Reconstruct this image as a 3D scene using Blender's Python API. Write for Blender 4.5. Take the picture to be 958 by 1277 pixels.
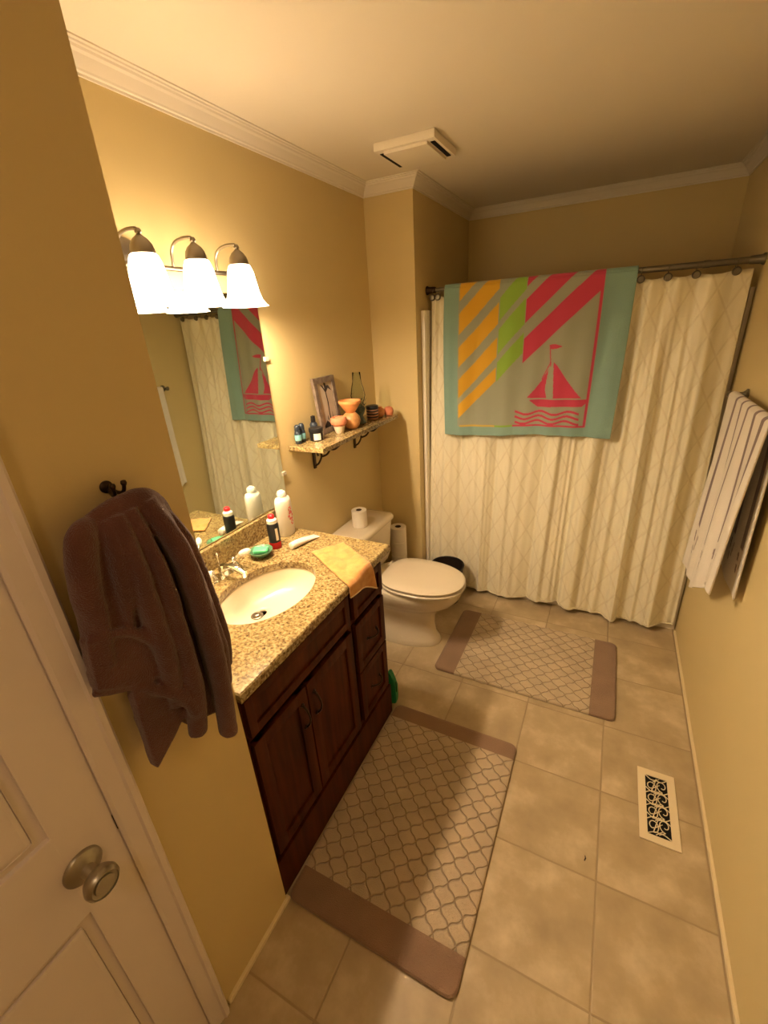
import bpy, bmesh, math, random
import numpy as np
from mathutils import Vector, Matrix
random.seed(4)
SC = bpy.context.scene
for o in list(bpy.data.objects): bpy.data.objects.remove(o)
COL = SC.collection
PI = math.pi

# ------------------------------------------------------------------ camera
H_EYE = 1.7565
cd = bpy.data.cameras.new('camera'); cam = bpy.data.objects.new('camera', cd); COL.objects.link(cam)
cd.sensor_fit = 'HORIZONTAL'; cd.sensor_width = 36.0; cd.lens = 545.13/958*36
RW = [[0.89382901, 0.44479174, -0.05683318], [0.1284251, -0.37536521, -0.91793679], [-0.4296239, 0.81317973, -0.39263474]]
cam.matrix_world = Matrix(((RW[0][0], -RW[1][0], -RW[2][0], 0), (RW[0][1], -RW[1][1], -RW[2][1], 0), (RW[0][2], -RW[1][2], -RW[2][2], H_EYE), (0, 0, 0, 1)))
cd.clip_start = 0.02
SC.camera = cam
# ------------------------------------------------------------------ world and exposure
w = bpy.data.worlds.new('world'); SC.world = w; w.use_nodes = True
w.node_tree.nodes['Background'].inputs[0].default_value = (1, .78, .5, 1)
w.node_tree.nodes['Background'].inputs[1].default_value = 0.05
vs = SC.view_settings
vs.view_transform = 'Standard'; vs.look = 'None'; vs.gamma = 1.0; vs.use_curve_mapping = False
vs.exposure = 0.62
LAMP_COL = (1.0, .755, .505)
SHADE_EMIT = 10.5
LAMP_W = 12.5
# power of the added fill lamp, out of view behind the camera
FILL_W = 2.2

# ------------------------------------------------------------------ room numbers
XL, XR, XB, XT = -1.3167, .5165, -1.0302, -.7569
YB, YK, YT, YN = 2.4752, 3.4687, .5606, -1.0
H = 2.44

# ------------------------------------------------------------------ materials
def nt(m): return m.node_tree.nodes, m.node_tree.links
def mat(name, col, rough=.5, metal=0., spec=.5, nscale=0., namp=0., bump=0., bscale=200., coat=0., trans=0., sheen=0., ior=1.45, col2=None, detail=4.):
    m = bpy.data.materials.new(name); m.use_nodes = True
    N, L = nt(m); b = N['Principled BSDF']
    b.inputs['Base Color'].default_value = (*col, 1); b.inputs['Roughness'].default_value = rough
    b.inputs['Metallic'].default_value = metal; b.inputs['Specular IOR Level'].default_value = spec
    b.inputs['IOR'].default_value = ior
    if coat: b.inputs['Coat Weight'].default_value = coat; b.inputs['Coat Roughness'].default_value = .15
    if trans: b.inputs['Transmission Weight'].default_value = trans
    if sheen: b.inputs['Sheen Weight'].default_value = sheen; b.inputs['Sheen Roughness'].default_value = .5
    tc = N.new('ShaderNodeTexCoord')
    if nscale or col2:
        n = N.new('ShaderNodeTexNoise'); n.inputs['Scale'].default_value = nscale or 5; n.inputs['Detail'].default_value = detail
        L.new(tc.outputs['Object'], n.inputs['Vector'])
        r = N.new('ShaderNodeValToRGB'); r.color_ramp.elements[0].position = .35; r.color_ramp.elements[1].position = .65
        c2 = col2 if col2 else tuple(min(1, c*(1+namp)) for c in col)
        c1 = col if col2 else tuple(c*(1-namp) for c in col)
        r.color_ramp.elements[0].color = (*c1, 1); r.color_ramp.elements[1].color = (*c2, 1)
        L.new(n.outputs['Fac'], r.inputs['Fac']); L.new(r.outputs['Color'], b.inputs['Base Color'])
    if bump:
        n2 = N.new('ShaderNodeTexNoise'); n2.inputs['Scale'].default_value = bscale; n2.inputs['Detail'].default_value = 2
        L.new(tc.outputs['Object'], n2.inputs['Vector'])
        bp = N.new('ShaderNodeBump'); bp.inputs['Strength'].default_value = bump; bp.inputs['Distance'].default_value = .003
        L.new(n2.outputs['Fac'], bp.inputs['Height']); L.new(bp.outputs['Normal'], b.inputs['Normal'])
    return m
def emis(name, col, s):
    m = mat(name, col, .4); b = m.node_tree.nodes['Principled BSDF']
    b.inputs['Emission Color'].default_value = (*LAMP_COL, 1); b.inputs['Emission Strength'].default_value = s
    return m
WALLC = (.66, .53, .265)
M = {}
M['wall'] = mat('wall_paint', WALLC, .55, nscale=1.5, namp=.02, bump=.08, bscale=150)
M['ceil'] = mat('ceiling_paint', (.83, .76, .64), .7, bump=.06, bscale=120)
M['trim'] = mat('white_trim_paint', (.80, .74, .64), .45)
M['base'] = mat('baseboard_paint', (.80, .68, .42), .5)
M['door'] = mat('door_paint', (.80, .71, .67), .45, bump=.05, bscale=60)
M['tubw'] = mat('tub_acrylic', (.86, .80, .68), .2)
M['porc'] = mat('porcelain', (.70, .61, .46), .12, spec=.5, coat=.3)
M['sinkp'] = mat('sink_porcelain', (.74, .65, .50), .25, coat=.1)
M['wood'] = mat('cherry_wood', (.10, .022, .010), .5, spec=.18)
def wood_nodes(m):
    N, L = nt(m); b = N['Principled BSDF']; tc = N.new('ShaderNodeTexCoord'); mp = N.new('ShaderNodeMapping')
    mp.inputs['Scale'].default_value = (30, 30, 2.5); L.new(tc.outputs['Object'], mp.inputs['Vector'])
    n = N.new('ShaderNodeTexNoise'); n.inputs['Scale'].default_value = 1.2; n.inputs['Detail'].default_value = 6
    L.new(mp.outputs[0], n.inputs['Vector'])
    r = N.new('ShaderNodeValToRGB'); r.color_ramp.elements[0].color = (.034, .006, .001, 1); r.color_ramp.elements[1].color = (.092, .019, .003, 1)
    r.color_ramp.elements[0].position = .3; r.color_ramp.elements[1].position = .75
    L.new(n.outputs['Fac'], r.inputs['Fac']); L.new(r.outputs['Color'], b.inputs['Base Color'])
wood_nodes(M['wood'])
M['bronze'] = mat('oil_rubbed_bronze', (.05, .032, .02), .35, metal=.8)
M['nickel'] = mat('brushed_nickel', (.33, .29, .23), .32, metal=1.)
M['rod'] = mat('pewter_metal', (.20, .18, .14), .35, metal=.8)
M['chrome'] = mat('chrome', (.85, .85, .85), .08, metal=1.)
M['knob'] = mat('satin_nickel', (.40, .37, .30), .35, metal=.9)
M['black'] = mat('black_plastic', (.012, .012, .014), .35)
M['dark'] = mat('duct_black', (.004, .003, .002), .9)
M['white'] = mat('white_plastic', (.85, .82, .76), .35)
M['paper'] = mat('tissue_paper', (.86, .80, .70), .9, bump=.3, bscale=300)
M['card'] = mat('cardboard', (.10, .06, .035), .9)
M['red'] = mat('red_plastic', (.75, .02, .03), .3)
M['redc'] = mat('red_translucent_base', (.45, .01, .012), .25)
M['pink'] = mat('pink_print', (.85, .22, .24), .5)
M['soap'] = mat('green_soap', (.10, .50, .25), .4)
M['dishg'] = mat('green_glass_dish', (.10, .22, .12), .12, coat=.4)
M['green'] = mat('green_plastic', (.01, .22, .07), .35)
M['fanp'] = mat('fan_plastic', (.84, .77, .64), .45)
M['terra'] = mat('terracotta', (.62, .22, .11), .7, nscale=30, namp=.15)
M['terra2'] = mat('orange_terracotta', (.72, .30, .10), .6, nscale=25, namp=.12)
M['cream'] = mat('cream_glaze', (.80, .68, .52), .5)
M['teal'] = mat('teal_label', (.16, .38, .42), .5)
M['navy'] = mat('dark_navy_plastic', (.02, .03, .045), .3)
M['label'] = mat('label_paper', (.85, .78, .68), .6)
M['frame'] = mat('weathered_frame_wood', (.12, .085, .06), .6, nscale=40, col2=(.22, .17, .13))
M['art'] = mat('print_paper', (.55, .47, .38), .7, nscale=6, col2=(.40, .36, .30))
M['ink'] = mat('print_ink', (.03, .022, .018), .8)
M['glass'] = bpy.data.materials.new('thin_clear_glass'); M['glass'].use_nodes = True
N_, L_ = nt(M['glass']); N_.remove(N_['Principled BSDF'])
t_ = N_.new('ShaderNodeBsdfTransparent'); t_.inputs[0].default_value = (.93, .95, .92, 1); g2_ = N_.new('ShaderNodeBsdfGlossy'); g2_.inputs['Roughness'].default_value = .05
m_ = N_.new('ShaderNodeMixShader'); f_ = N_.new('ShaderNodeFresnel'); f_.inputs[0].default_value = 1.12
L_.new(f_.outputs[0], m_.inputs[0]); L_.new(t_.outputs[0], m_.inputs[1]); L_.new(g2_.outputs[0], m_.inputs[2]); L_.new(m_.outputs[0], N_['Material Output'].inputs[0])
M['leaf'] = mat('dark_green_leaf', (.03, .055, .03), .5, nscale=30, namp=.4)
M['flame'] = mat('candle_wax', (.85, .70, .48), .5)
M['copper'] = mat('copper_brown_glaze', (.40, .20, .10), .4, nscale=30, namp=.3)
M['tube'] = mat('toothpaste_tube_white', (.86, .74, .68), .3)
M['mirror'] = mat('mirror_silver', (.80, .86, .80), .015, metal=1.)
M['clip'] = mat('clear_plastic_clip', (.50, .45, .34), .2)
M['brown'] = mat('brown_terry', (.118, .045, .036), .95, sheen=.3, bump=1., bscale=420, nscale=9, namp=.15)
M['yellow'] = mat('yellow_terry', (.55, .24, .055), .95, sheen=.3, bump=.8, bscale=400, nscale=35, col2=(.66, .34, .10))
M['hemw'] = mat('hem_thread', (.85, .68, .45), .9)
M['bowlmetal'] = mat('gray_metal', (.3, .3, .3), .3, metal=1)

def granite():
    m = bpy.data.materials.new('granite'); m.use_nodes = True; N, L = nt(m); b = N['Principled BSDF']
    tc = N.new('ShaderNodeTexCoord')
    n0 = N.new('ShaderNodeTexNoise'); n0.inputs['Scale'].default_value = 95; n0.inputs['Detail'].default_value = 5; n0.inputs['Roughness'].default_value = .7
    L.new(tc.outputs['Object'], n0.inputs['Vector'])
    r0 = N.new('ShaderNodeValToRGB'); e = r0.color_ramp.elements
    e[0].position = .34; e[0].color = (.030, .016, .008, 1); e[1].position = .42; e[1].color = (0.176, 0.097, 0.030, 1)
    x = e.new(.50); x.color = (0.352, 0.246, 0.096, 1); x = e.new(.58); x.color = (0.493, 0.396, 0.192, 1); x = e.new(.70); x.color = (0.290, 0.194, 0.074, 1)
    L.new(n0.outputs['Fac'], r0.inputs['Fac'])
    v = N.new('ShaderNodeTexVoronoi'); v.inputs['Scale'].default_value = 150; L.new(tc.outputs['Object'], v.inputs['Vector'])
    r1 = N.new('ShaderNodeValToRGB'); r1.color_ramp.interpolation = 'CONSTANT'; e = r1.color_ramp.elements
    e[0].color = (.05, .025, .012, 1); e[1].position = .10; e[1].color = (0.229, 0.132, 0.044, 1)
    for p, c in ((0.3, (0.468, 0.351, 0.150)), (0.52, (0.558, 0.459, 0.232)), (0.72, (0.378, 0.261, 0.098)), (.90, (.10, .05, .02))):
        x = e.new(p); x.color = (*c, 1)
    sp = N.new('ShaderNodeSeparateColor'); L.new(v.outputs['Color'], sp.inputs[0]); L.new(sp.outputs[0], r1.inputs['Fac'])
    mx = N.new('ShaderNodeMix'); mx.data_type = 'RGBA'; mx.inputs[0].default_value = .45
    L.new(r0.outputs['Color'], mx.inputs[6]); L.new(r1.outputs['Color'], mx.inputs[7]); hs = N.new('ShaderNodeHueSaturation'); hs.inputs['Value'].default_value = .80; L.new(mx.outputs[2], hs.inputs['Color']); L.new(hs.outputs[0], b.inputs['Base Color'])
    b.inputs['Roughness'].default_value = .16
    return m
M['granite'] = granite()

def math_node(N, L, op, a, b_=None, c=None):
    n = N.new('ShaderNodeMath'); n.operation = op
    for i, s in enumerate((a, b_, c)):
        if s is None: continue
        if isinstance(s, (int, float)): n.inputs[i].default_value = s
        else: L.new(s, n.inputs[i])
    return n.outputs[0]

TS, TOX, TOY = .3388, .166, 1.0462
def tile_mat():
    m = bpy.data.materials.new('ceramic_tile'); m.use_nodes = True; N, L = nt(m); b = N['Principled BSDF']
    tc = N.new('ShaderNodeTexCoord'); sx = N.new('ShaderNodeSeparateXYZ'); L.new(tc.outputs['Object'], sx.inputs[0])
    def cell(o, off):
        a = math_node(N, L, 'DIVIDE', math_node(N, L, 'SUBTRACT', o, off), TS)
        f = math_node(N, L, 'FRACT', a); d = math_node(N, L, 'MINIMUM', f, math_node(N, L, 'SUBTRACT', 1., f))
        return d, math_node(N, L, 'FLOOR', a)
    dx, ix = cell(sx.outputs[0], TOX); dy, iy = cell(sx.outputs[1], TOY)
    d = math_node(N, L, 'MINIMUM', dx, dy)
    g = N.new('ShaderNodeMapRange'); g.inputs[1].default_value = .005; g.inputs[2].default_value = .012; L.new(d, g.inputs[0])
    cb = N.new('ShaderNodeCombineXYZ'); L.new(ix, cb.inputs[0]); L.new(iy, cb.inputs[1])
    wn = N.new('ShaderNodeTexWhiteNoise'); wn.noise_dimensions = '3D'; L.new(cb.outputs[0], wn.inputs['Vector'])
    va = N.new('ShaderNodeVectorMath'); va.operation = 'ADD'; L.new(tc.outputs['Object'], va.inputs[0])
    vm = N.new('ShaderNodeVectorMath'); vm.operation = 'SCALE'; vm.inputs['Scale'].default_value = 7; L.new(wn.outputs['Color'], vm.inputs[0]); L.new(vm.outputs[0], va.inputs[1])
    n = N.new('ShaderNodeTexNoise'); n.inputs['Scale'].default_value = 7; n.inputs['Detail'].default_value = 7; n.inputs['Roughness'].default_value = .55; L.new(va.outputs[0], n.inputs['Vector'])
    r = N.new('ShaderNodeValToRGB'); e = r.color_ramp.elements
    e[0].position = .30; e[0].color = (.39, .30, .18, 1); e[1].position = .72; e[1].color = (.66, .54, .36, 1); x = e.new(.52); x.color = (.48, .375, .225, 1)
    L.new(n.outputs['Fac'], r.inputs['Fac'])
    mx = N.new('ShaderNodeMix'); mx.data_type = 'RGBA'; mx.inputs[6].default_value = (.37, .28, .165, 1)
    L.new(g.outputs[0], mx.inputs[0]); L.new(r.outputs['Color'], mx.inputs[7]); L.new(mx.outputs[2], b.inputs['Base Color'])
    bp = N.new('ShaderNodeBump'); bp.inputs['Strength'].default_value = .5; bp.inputs['Distance'].default_value = .003
    L.new(g.outputs[0], bp.inputs['Height']); L.new(bp.outputs[0], b.inputs['Normal'])
    b.inputs['Roughness'].default_value = .38
    return m
M['tile'] = tile_mat()

def rug_mat(name, p, lo, hi, axis, c_field, c_line, c_band):
    m = bpy.data.materials.new(name); m.use_nodes = True; N, L = nt(m); b = N['Principled BSDF']
    tc = N.new('ShaderNodeTexCoord'); sx = N.new('ShaderNodeSeparateXYZ'); L.new(tc.outputs['Object'], sx.inputs[0])
    X, Y = sx.outputs[0], sx.outputs[1]
    wn_ = N.new('ShaderNodeTexNoise'); wn_.inputs['Scale'].default_value = 28; L.new(tc.outputs['Object'], wn_.inputs['Vector']); wv = math_node(N, L, 'MULTIPLY', math_node(N, L, 'SUBTRACT', wn_.outputs['Fac'], .5), .20)
    u = math_node(N, L, 'DIVIDE', X, p); v = math_node(N, L, 'DIVIDE', Y, p)
    a = math_node(N, L, 'ADD', u, v); c = math_node(N, L, 'SUBTRACT', u, v)
    def fam(a, c):
        s = math_node(N, L, 'SINE', math_node(N, L, 'MULTIPLY', c, 2*PI))
        q = math_node(N, L, 'ADD', wv, math_node(N, L, 'MULTIPLY_ADD', s, .055, a))
        f = math_node(N, L, 'FRACT', q); return math_node(N, L, 'MINIMUM', f, math_node(N, L, 'SUBTRACT', 1., f))
    d = math_node(N, L, 'MINIMUM', fam(a, c), fam(c, a))
    g = N.new('ShaderNodeMapRange'); g.inputs[1].default_value = .010; g.inputs[2].default_value = .070; L.new(d, g.inputs[0])
    mx = N.new('ShaderNodeMix'); mx.data_type = 'RGBA'; mx.inputs[6].default_value = (*c_line, 1); mx.inputs[7].default_value = (*c_field, 1); L.new(g.outputs[0], mx.inputs[0])
    A = X if axis == 0 else Y
    inb = math_node(N, L, 'MULTIPLY', math_node(N, L, 'GREATER_THAN', A, lo), math_node(N, L, 'LESS_THAN', A, hi))
    m2 = N.new('ShaderNodeMix'); m2.data_type = 'RGBA'; m2.inputs[6].default_value = (*c_band, 1); L.new(inb, m2.inputs[0]); L.new(mx.outputs[2], m2.inputs[7])
    nz = N.new('ShaderNodeTexNoise'); nz.inputs['Scale'].default_value = 9; L.new(tc.outputs['Object'], nz.inputs['Vector'])
    hv = N.new('ShaderNodeHueSaturation'); L.new(m2.outputs[2], hv.inputs['Color'])
    mr = N.new('ShaderNodeMapRange'); mr.inputs[1].default_value = .3; mr.inputs[2].default_value = .7; mr.inputs[3].default_value = .88; mr.inputs[4].default_value = 1.1
    L.new(nz.outputs['Fac'], mr.inputs[0]); L.new(mr.outputs[0], hv.inputs['Value']); L.new(hv.outputs[0], b.inputs['Base Color'])
    n2 = N.new('ShaderNodeTexNoise'); n2.inputs['Scale'].default_value = 350; L.new(tc.outputs['Object'], n2.inputs['Vector'])
    hh = math_node(N, L, 'MULTIPLY_ADD', n2.outputs['Fac'], .5, math_node(N, L, 'MAXIMUM', g.outputs[0], math_node(N, L, 'SUBTRACT', 1., inb)))
    bp = N.new('ShaderNodeBump'); bp.inputs['Strength'].default_value = .8; bp.inputs['Distance'].default_value = .006
    L.new(hh, bp.inputs['Height']); L.new(bp.outputs[0], b.inputs['Normal'])
    b.inputs['Roughness'].default_value = .95; b.inputs['Sheen Weight'].default_value = .3
    return m

def attr_mat(name, rough=.95, bump=.6, bscale=380, sheen=.3, att='Col'):
    m = bpy.data.materials.new(name); m.use_nodes = True; N, L = nt(m); b = N['Principled BSDF']
    a = N.new('ShaderNodeAttribute'); a.attribute_name = att; L.new(a.outputs['Color'], b.inputs['Base Color'])
    tc = N.new('ShaderNodeTexCoord'); n2 = N.new('ShaderNodeTexNoise'); n2.inputs['Scale'].default_value = bscale; L.new(tc.outputs['Object'], n2.inputs['Vector'])
    bp = N.new('ShaderNodeBump'); bp.inputs['Strength'].default_value = bump; bp.inputs['Distance'].default_value = .003
    L.new(n2.outputs['Fac'], bp.inputs['Height']); L.new(bp.outputs[0], b.inputs['Normal'])
    b.inputs['Roughness'].default_value = rough; b.inputs['Sheen Weight'].default_value = sheen
    return m

def curtain_mat():
    m = bpy.data.materials.new('satin_curtain'); m.use_nodes = True; N, L = nt(m); b = N['Principled BSDF']
    a = N.new('ShaderNodeUVMap'); sx = N.new('ShaderNodeSeparateXYZ'); L.new(a.outputs[0], sx.inputs[0])
    u = math_node(N, L, 'DIVIDE', sx.outputs[0], .115); v = math_node(N, L, 'DIVIDE', sx.outputs[1], .20)
    def fam(a_):
        f = math_node(N, L, 'FRACT', a_); return math_node(N, L, 'MINIMUM', f, math_node(N, L, 'SUBTRACT', 1., f))
    d = math_node(N, L, 'MINIMUM', fam(math_node(N, L, 'ADD', u, v)), fam(math_node(N, L, 'SUBTRACT', u, v)))
    g = N.new('ShaderNodeMapRange'); g.inputs[1].default_value = .02; g.inputs[2].default_value = .07; L.new(d, g.inputs[0])
    mx = N.new('ShaderNodeMix'); mx.data_type = 'RGBA'; mx.inputs[6].default_value = (.80, .73, .54, 1); mx.inputs[7].default_value = (.88, .82, .63, 1)
    L.new(g.outputs[0], mx.inputs[0]); L.new(mx.outputs[2], b.inputs['Base Color'])
    bp = N.new('ShaderNodeBump'); bp.inputs['Strength'].default_value = .25; bp.inputs['Distance'].default_value = .002; L.new(g.outputs[0], bp.inputs['Height'])
    L.new(bp.outputs[0], b.inputs['Normal'])
    b.inputs['Roughness'].default_value = .42; b.inputs['Sheen Weight'].default_value = .2
    return m
M['curtain'] = curtain_mat()

# ------------------------------------------------------------------ mesh helpers
def finish(bm, name, m, parent=None, smooth=False, loc=None, auto=None):
    bmesh.ops.recalc_face_normals(bm, faces=bm.faces)
    me = bpy.data.meshes.new(name); bm.to_mesh(me); bm.free()
    for mm in (m if isinstance(m, (list, tuple)) else [m]): me.materials.append(mm)
    if smooth or auto:
        for p in me.polygons: p.use_smooth = True
    if auto: me.set_sharp_from_angle(angle=math.radians(auto))
    o = bpy.data.objects.new(name, me); COL.objects.link(o)
    if parent is not None: o.parent = parent; o.matrix_parent_inverse = Matrix.Translation(parent_world(parent)).inverted() if False else Matrix()
    if loc is not None: o.location = loc
    return o
def parent_world(p): return p.location
def box(bm, x0, x1, y0, y1, z0, z1, bev=0., seg=2):
    r = bmesh.ops.create_cube(bm, size=1.0)['verts']
    for v in r: v.co = Vector(((x0+x1)/2+v.co.x*(x1-x0), (y0+y1)/2+v.co.y*(y1-y0), (z0+z1)/2+v.co.z*(z1-z0)))
    if bev:
        e = list({e for v in r for e in v.link_edges})
        bmesh.ops.bevel(bm, geom=e, offset=bev, segments=seg, affect='EDGES', profile=.7)
    return r
def lathe(bm, prof, c=(0, 0, 0), n=32, axis='z', cap=True, rip=None):
    """prof: list of (r, h)"""
    rings = []
    for r, h in prof:
        ring = []
        for i in range(n):
            a = 2*PI*i/n
            rr = r*(1+(rip(a, h) if rip else 0))
            p = (rr*math.cos(a), rr*math.sin(a), h)
            if axis == 'x': p = (p[2], p[0], p[1])
            if axis == 'y': p = (p[0], p[2], p[1])
            ring.append(bm.verts.new((p[0]+c[0], p[1]+c[1], p[2]+c[2])))
        rings.append(ring)
    for a, b in zip(rings, rings[1:]):
        for i in range(n): bm.faces.new((a[i], a[(i+1) % n], b[(i+1) % n], b[i]))
    if cap:
        bm.faces.new(rings[0]); bm.faces.new(rings[-1])
    return rings
def tube(bm, pts, r, n=10, cap=True, closed=False):
    pts = [Vector(p) for p in pts]; R = r if isinstance(r, (list, tuple)) else [r]*len(pts)
    rings = []; up = None; N_ = len(pts)
    for i, p in enumerate(pts):
        if closed: t = (pts[(i+1) % N_]-pts[i-1]).normalized()
        else: t = (pts[min(i+1, N_-1)]-pts[max(i-1, 0)]).normalized()
        if up is None:
            up = Vector((0, 0, 1)) if abs(t.z) < .9 else Vector((1, 0, 0))
        s = t.cross(up).normalized(); up = s.cross(t).normalized()
        rr = R[i]; ra, rb = rr if isinstance(rr, tuple) else (rr, rr)
        rings.append([bm.verts.new(p+s*math.cos(2*PI*k/n)*ra+up*math.sin(2*PI*k/n)*rb) for k in range(n)])
    rng = list(zip(rings, rings[1:]))
    if closed: rng.append((rings[-1], rings[0]))
    for a, b in rng:
        for k in range(n): bm.faces.new((a[k], a[(k+1) % n], b[(k+1) % n], b[k]))
    if cap and not closed: bm.faces.new(rings[0]); bm.faces.new(rings[-1])
def loft(bm, loops, cap=True):
    rs = [[bm.verts.new(p) for p in l] for l in loops]; n = len(rs[0])
    for a, b in zip(rs, rs[1:]):
        for k in range(n): bm.faces.new((a[k], a[(k+1) % n], b[(k+1) % n], b[k]))
    if cap: bm.faces.new(rs[0]); bm.faces.new(rs[-1])
    return rs
def prism(bm, poly, z0, z1, bev=0., seg=2):
    a = [bm.verts.new((x, y, z0)) for x, y in poly]; b = [bm.verts.new((x, y, z1)) for x, y in poly]
    n = len(poly); f0 = bm.faces.new(a); f1 = bm.faces.new(b)
    for k in range(n): bm.faces.new((a[k], a[(k+1) % n], b[(k+1) % n], b[k]))
    if bev: bmesh.ops.bevel(bm, geom=list(f1.edges)+list(f0.edges), offset=bev, segments=seg, affect='EDGES')
def spline(P, n=8):
    P = [Vector(p) for p in P]; out = []
    for i in range(len(P)-1):
        p0 = P[max(i-1, 0)]; p1 = P[i]; p2 = P[i+1]; p3 = P[min(i+2, len(P)-1)]
        for k in range(n):
            t = k/n
            out.append(.5*((2*p1)+(p2-p0)*t+(2*p0-5*p1+4*p2-p3)*t*t+(3*p1-p0-3*p2+p3)*t**3))
    out.append(P[-1]); return out
def NB(): return bmesh.new()
def tag(o, label, cat, group=None, kind=None):
    if label: o['label'] = label
    if cat: o['category'] = cat
    if group: o['group'] = group
    if kind: o['kind'] = kind
    return o
def thing(name, label, cat, loc=(0, 0, 0), group=None, rotz=0.):
    o = bpy.data.objects.new(name, None); COL.objects.link(o); o.location = loc; o.rotation_euler = (0, 0, rotz); o.empty_display_size = .05
    return tag(o, label, cat, group)
def struct(name, bm, m, **k):
    o = finish(bm, name, m, **k); o['kind'] = 'structure'; return o
def part(name, bm, m, root, **k):
    """mesh was built in world coordinates; the part is stored relative to its root"""
    off = Vector((0, 0, 0)); r = root
    while r is not None: off += r.location; r = r.parent
    bmesh.ops.translate(bm, verts=bm.verts, vec=-off)
    return finish(bm, name, m, parent=root, **k)
def copy_tree(o, parent=None):
    c = o.copy(); COL.objects.link(c); c.parent = parent
    for ch in [x for x in bpy.data.objects if x.parent == o]: copy_tree(ch, c)
    return c
def solo(name, bm, m, label, cat, group=None, loc=None, **k):
    if loc is not None: bmesh.ops.translate(bm, verts=bm.verts, vec=-Vector(loc))
    o = finish(bm, name, m, loc=loc, **k); return tag(o, label, cat, group)

# ------------------------------------------------------------------ room shell
b = NB(); box(b, XL-.1, XR+.1, YN-.1, YK+.1, -.1, 0); struct('floor', b, M['tile'])
b = NB(); box(b, XL-.1, XR+.1, YN-.1, YK+.1, H, H+.1); struct('ceiling', b, M['ceil'])
b = NB(); box(b, XL-.1, XL, YT-.1, YK+.1, 0, H); struct('wall_left', b, M['wall'])
b = NB(); box(b, XR, XR+.1, YN-.1, YK+.1, 0, H); struct('wall_right', b, M['wall'])
b = NB(); box(b, XL, XR, YK, YK+.1, 0, H); struct('wall_back', b, M['wall'])
b = NB(); box(b, XL-.1, XR, YN-.1, YN, 0, H); struct('wall_front', b, M['wall'])
b = NB(); box(b, XL, XB, YB, YK, 0, H); struct('wall_chase', b, M['wall'])
# partition with a door opening: y from DY0 to DY1
DY0, DY1, DZ = -.56, .236, 2.06
b = NB()
box(b, XL-.1, XT, DY1, YT, 0, H); box(b, XL-.1, XT, YN, DY0, 0, H); box(b, XL-.1, XT, DY0, DY1, DZ, H)
struct('wall_partition', b, M['wall'])

# crown moulding
PROF = [(0, .072), (.005, .072), (.006, .064), (.011, .061), (.013, .055), (.016, .050), (.030, .026), (.037, .020), (.040, .013), (.045, .011), (.047, .006), (.055, .005), (.055, 0), (0, 0)]
def crown(idx, p0, p1, nrm, m0, m1):
    b = NB(); p0 = Vector((*p0, 0)); p1 = Vector((*p1, 0)); n = Vector((*nrm, 0)); t = (p1-p0).normalized()
    loops = []
    for p, mm in ((p0, m0), (p1, m1)):
        loops.append([(p+n*o+t*(mm*o)+Vector((0, 0, H-d*.80))) for o, d in PROF])
    loft(b, loops); struct('trim_%d' % idx, b, M['trim'])
crown(1, (XL, YT), (XL, YB), (1, 0), 1, -1)
crown(2, (XL, YB), (XB, YB), (0, -1), 1, 1)
crown(3, (XB, YB), (XB, YK), (1, 0), -1, -1)
crown(4, (XB, YK), (XR, YK), (0, -1), 1, -1)
crown(5, (XR, YK), (XR, YN), (-1, 0), 1, -1)
crown(6, (XT, YT), (XL, YT), (0, 1), -1, -1)
crown(7, (XT, YN), (XT, YT), (1, 0), 1, 1)
# small baseboard beads
def bead(name, x0, x1, y0, y1):
    b = NB(); box(b, x0, x1, y0, y1, 0, .016, .003); struct(name, b, M['base'])
bead('baseboard_right', XR-.009, XR+.005, YN, 2.58)
bead('baseboard_partition', XT-.005, XT+.011, .292, YT+.009)
bead('baseboard_left', XL-.005, XL+.012, 1.42, YB)
bead('baseboard_chase', XL, XB+.01, YB-.012, YB+.005)

# door casing + door
def casing_bm():
    b = NB()
    prof = [(0, 0), (0, .012), (.006, .020), (.016, .020), (.020, .015), (.030, .013), (.044, .010), (.050, .006), (.050, 0)]
    W = .052
    def leg(ya, s):
        # s=+1 : outer edge at ya, profile runs towards -y
        L = []
        for z in (0, DZ+.055):
            L.append([(XT-.001+d, ya-s*o*W/.05, z) for o, d in prof])
        loft(b, L)
    leg(DY1+.0497, 1); leg(DY0-.0497, -1)
    box(b, XT-.001, XT+.018, DY0-.0497, DY1+.0497, DZ, DZ+.055, .003)
    # jamb lining
    box(b, XT-.12, XT+.001, DY1-.001, DY1+.012, 0, DZ); box(b, XT-.12, XT+.001, DY0-.012, DY0+.001, 0, DZ)
    return b
struct('trim_8', casing_bm(), M['door'])
dr = thing('door_1', None, None, (XT-.025, DY0, 0)); dr['kind'] = 'structure'
b = NB(); X0, X1 = XT-.040, XT-.003
ys = DY0+.004; ye = DY1-.0015; sw = .092; mid = (ys+ye)/2
rails = [(.01, .22), (.76, .98), (1.62, 1.74), (1.93, 2.05)]
box(b, X0, X1-.010, ys, ye, .01, 2.05)
for a, c in ((ys, ys+sw), (mid-.05, mid+.05), (ye-sw, ye)): box(b, X1-.012, X1, a, c, .01, 2.05, .003)
for a, c in rails: box(b, X1-.012, X1-.0004, ys+.02, ye-.02, a, c, .003)
for (z0, z1) in ((.22, .76), (.98, 1.62), (1.74, 1.93)):
    for (a, c) in ((ys+sw, mid-.05), (mid+.05, ye-sw)):
        box(b, X1-.012, X1-.003, a+.018, c-.018, z0+.018, z1-.018, .009)
part('door_slab', b, M['door'], dr)
KY, KZ = .163, .872
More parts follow.
